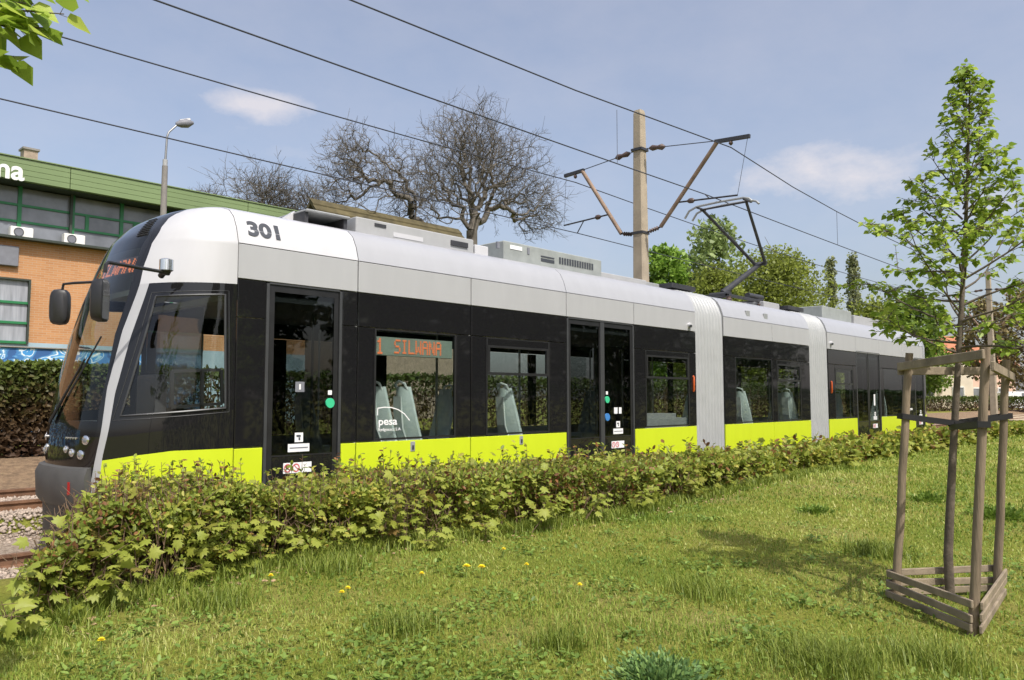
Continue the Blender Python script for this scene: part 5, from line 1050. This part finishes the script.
# taller tufts
cx_, cy_ = [], []
tc_ = [(onZ(825, 668, .1)[:2], .30, 2600), (onZ(400, 640, .15)[:2], .22, 500), (onZ(215, 615, .2)[:2], .25, 700), (onZ(560, 650, .15)[:2], .2, 400), (onZ(700, 590, .2)[:2], .25, 500), (onZ(930, 660, .1)[:2], .3, 900), (onZ(330, 575, .22)[:2], .3, 700), (onZ(880, 560, .1)[:2], .3, 600)]
for c, r0_, k in tc_: cx_.append(c[0] + rng.normal(size=k) * r0_ * .5); cy_.append(c[1] + rng.normal(size=k) * r0_ * .5)
bx2 = 1.6 + 14 * rng.random(9000) ** 1.5; cx_.append(bx2); cy_.append(hfront(bx2) - .05 + rng.normal(size=9000) * .09)
x = np.concatenate(cx_); y = np.concatenate(cy_); n = len(x); r_ = np.hypot(x, y)
tag(blades('tall_grass', x, y, rng.uniform(.07, .17, n), .0018 * np.clip(r_ / 3, 1, 5), rng.uniform(.1, .9, n), 'grass_dark', np.clip(rng.normal(.5, .25, n), 0, 1)), 'taller fresh green grass in tufts and along the hedge foot', 'grass', kind='stuff')
# low broad-leaved weeds
cx_, cy_ = [], []
for k in range(420):
    xx, yy, rr_ = lawn_points(1, 2.6, 14, rng)
    if len(xx): m_ = 45; s_ = rng.uniform(.05, .2); cx_.append(xx[0] + rng.normal(size=m_) * s_); cy_.append(yy[0] + rng.normal(size=m_) * s_)
x = np.concatenate(cx_); y = np.concatenate(cy_); n = len(x); P = np.stack([x, y, gz(x, y) + rng.uniform(.01, .05, n)], 1)
tag(leaves('clover_patches', P, unit(rand_dirs(n) * np.array([1, 1, .3]) + np.array([0, 0, .25])), unit(rand_dirs(n) * .5 + np.array([0, 0, 1])), rng.uniform(.02, .05, n), OVATE, 'clover'), 'small broad-leaved weeds scattered through the lawn', 'weeds', kind='stuff')
# fallen leaves at hedge foot
x = 1.6 + 12 * rng.random(1500) ** 1.4; y = hfront(x) - .05 + rng.normal(size=1500) * .16; P = np.stack([x, y, gz(x, y) + .02], 1); n = len(x)
tag(leaves('fallen_leaves', P, unit(rand_dirs(n) * np.array([1, 1, .2])), unit(rand_dirs(n) * .5 + np.array([0, 0, 1])), rng.uniform(.02, .05, n), OVATE, 'fall_leaf'), 'dry brown leaves littering the ground at the hedge foot', 'leaf litter', kind='stuff')
def weed_clump(px, py, z, rad, hh, nl, size, label, mat='leaf_bluegreen', dx=0):
    c = onZ(px, py, z); x0, y0 = c[0], c[1]; t_ = empty('weed_clump', (x0, y0, float(gz(x0, y0))), label, 'weed', 'weed clumps on the lawn'); z0 = float(gz(x0, y0)); d = rand_dirs(nl); d[:, 2] = np.abs(d[:, 2]); rr_ = rng.random((nl, 1)) ** .5 * (.75 + .45 * vnoise(d[:, 0:1] * 3, d[:, 1:2] * 3, px * .1)); d += rng.normal(size=d.shape) * .12
    P = np.array([x0, y0, z0]) + d * rr_ * np.array([rad, rad, hh]); leaves('foliage', P, unit(d + rand_dirs(nl) * .6 + np.array([0, 0, .3])), unit(rand_dirs(nl) * .6 + np.array([0, 0, 1])), size * rng.uniform(.6, 1.3, nl), OVATE, mat, t_)
    segs = [(np.array([x0, y0, z0 - .01]) + d[i] * np.array([rad * .25, rad * .25, 0]), P[i], .002, .0015) for i in range(0, nl, 6)]; V, f_ = tubes_np(segs, 4); npmesh('stems', V, 4, f_, 'stem_green', t_)
weed_clump(658, 688, .1, .33, .13, 1900, .03, 'blue-green bushy weed clump at the bottom edge')
weed_clump(1000, 520, .12, .45, .16, 900, .05, 'dark green weed patch right of the tree guard', 'leaf_mid'); weed_clump(815, 510, .25, .3, .1, 350, .045, 'small green weed patch left of the tree guard', 'leaf_mid'); weed_clump(930, 500, .2, .45, .12, 500, .05, 'green weed patch behind the guard stakes', 'leaf_mid')
for k, (px, py, lab) in enumerate(((466, 577, 'left dandelion of the bright pair in mid lawn'), (481, 577, 'right dandelion of the bright pair in mid lawn'), (341, 601, 'left dandelion of the pair below the hedge'), (347, 597, 'right dandelion of the pair below the hedge'), (270, 587, 'single dandelion left of the pair near the hedge'), (421, 583, 'small dandelion between two dandelion pairs'), (100, 652, 'single dandelion in the lower left lawn'), (526, 571, 'small dandelion right of the bright pair'), (503, 558, 'small dandelion nearest the hedge'), (579, 588, 'faint dandelion in the right lawn'))):
    c = onZ(px, py, .26); z0 = float(gz(c[0], c[1])); hh = .085 if k < 2 else .07; t_ = empty('dandelion', (c[0], c[1], z0), lab, 'flower', 'dandelions'); tpz = z0 + hh
    MB().tube([(c[0], c[1], z0 - .01), (c[0] + .006, c[1], z0 + hh * .6), (c[0] + .003, c[1] - .004, tpz)], .0025, 5).build('stem', 'stem_green', t_)
    rr_ = .034 if k < 2 else .023; mb = MB()
    for ringk, (cnt, ro, zo) in enumerate(((14, 1.0, .002), (12, .75, .008), (8, .45, .013))):
        for j in range(cnt):
            a_ = 2 * math.pi * (j + .5 * ringk) / cnt; dx, dy = math.cos(a_), math.sin(a_); o0 = Vector((c[0] + .003, c[1] - .004, tpz + zo)); px2 = Vector((-dy, dx, 0)) * rr_ * .2; d2 = Vector((dx, dy, .25 + .2 * ringk))
            mb.add([o0, o0 + d2 * rr_ * ro * .6 - px2, o0 + d2 * rr_ * ro, o0 + d2 * rr_ * ro * .6 + px2], [(0, 1, 2, 3)])
    mb.build('flower_head', 'petal', t_)
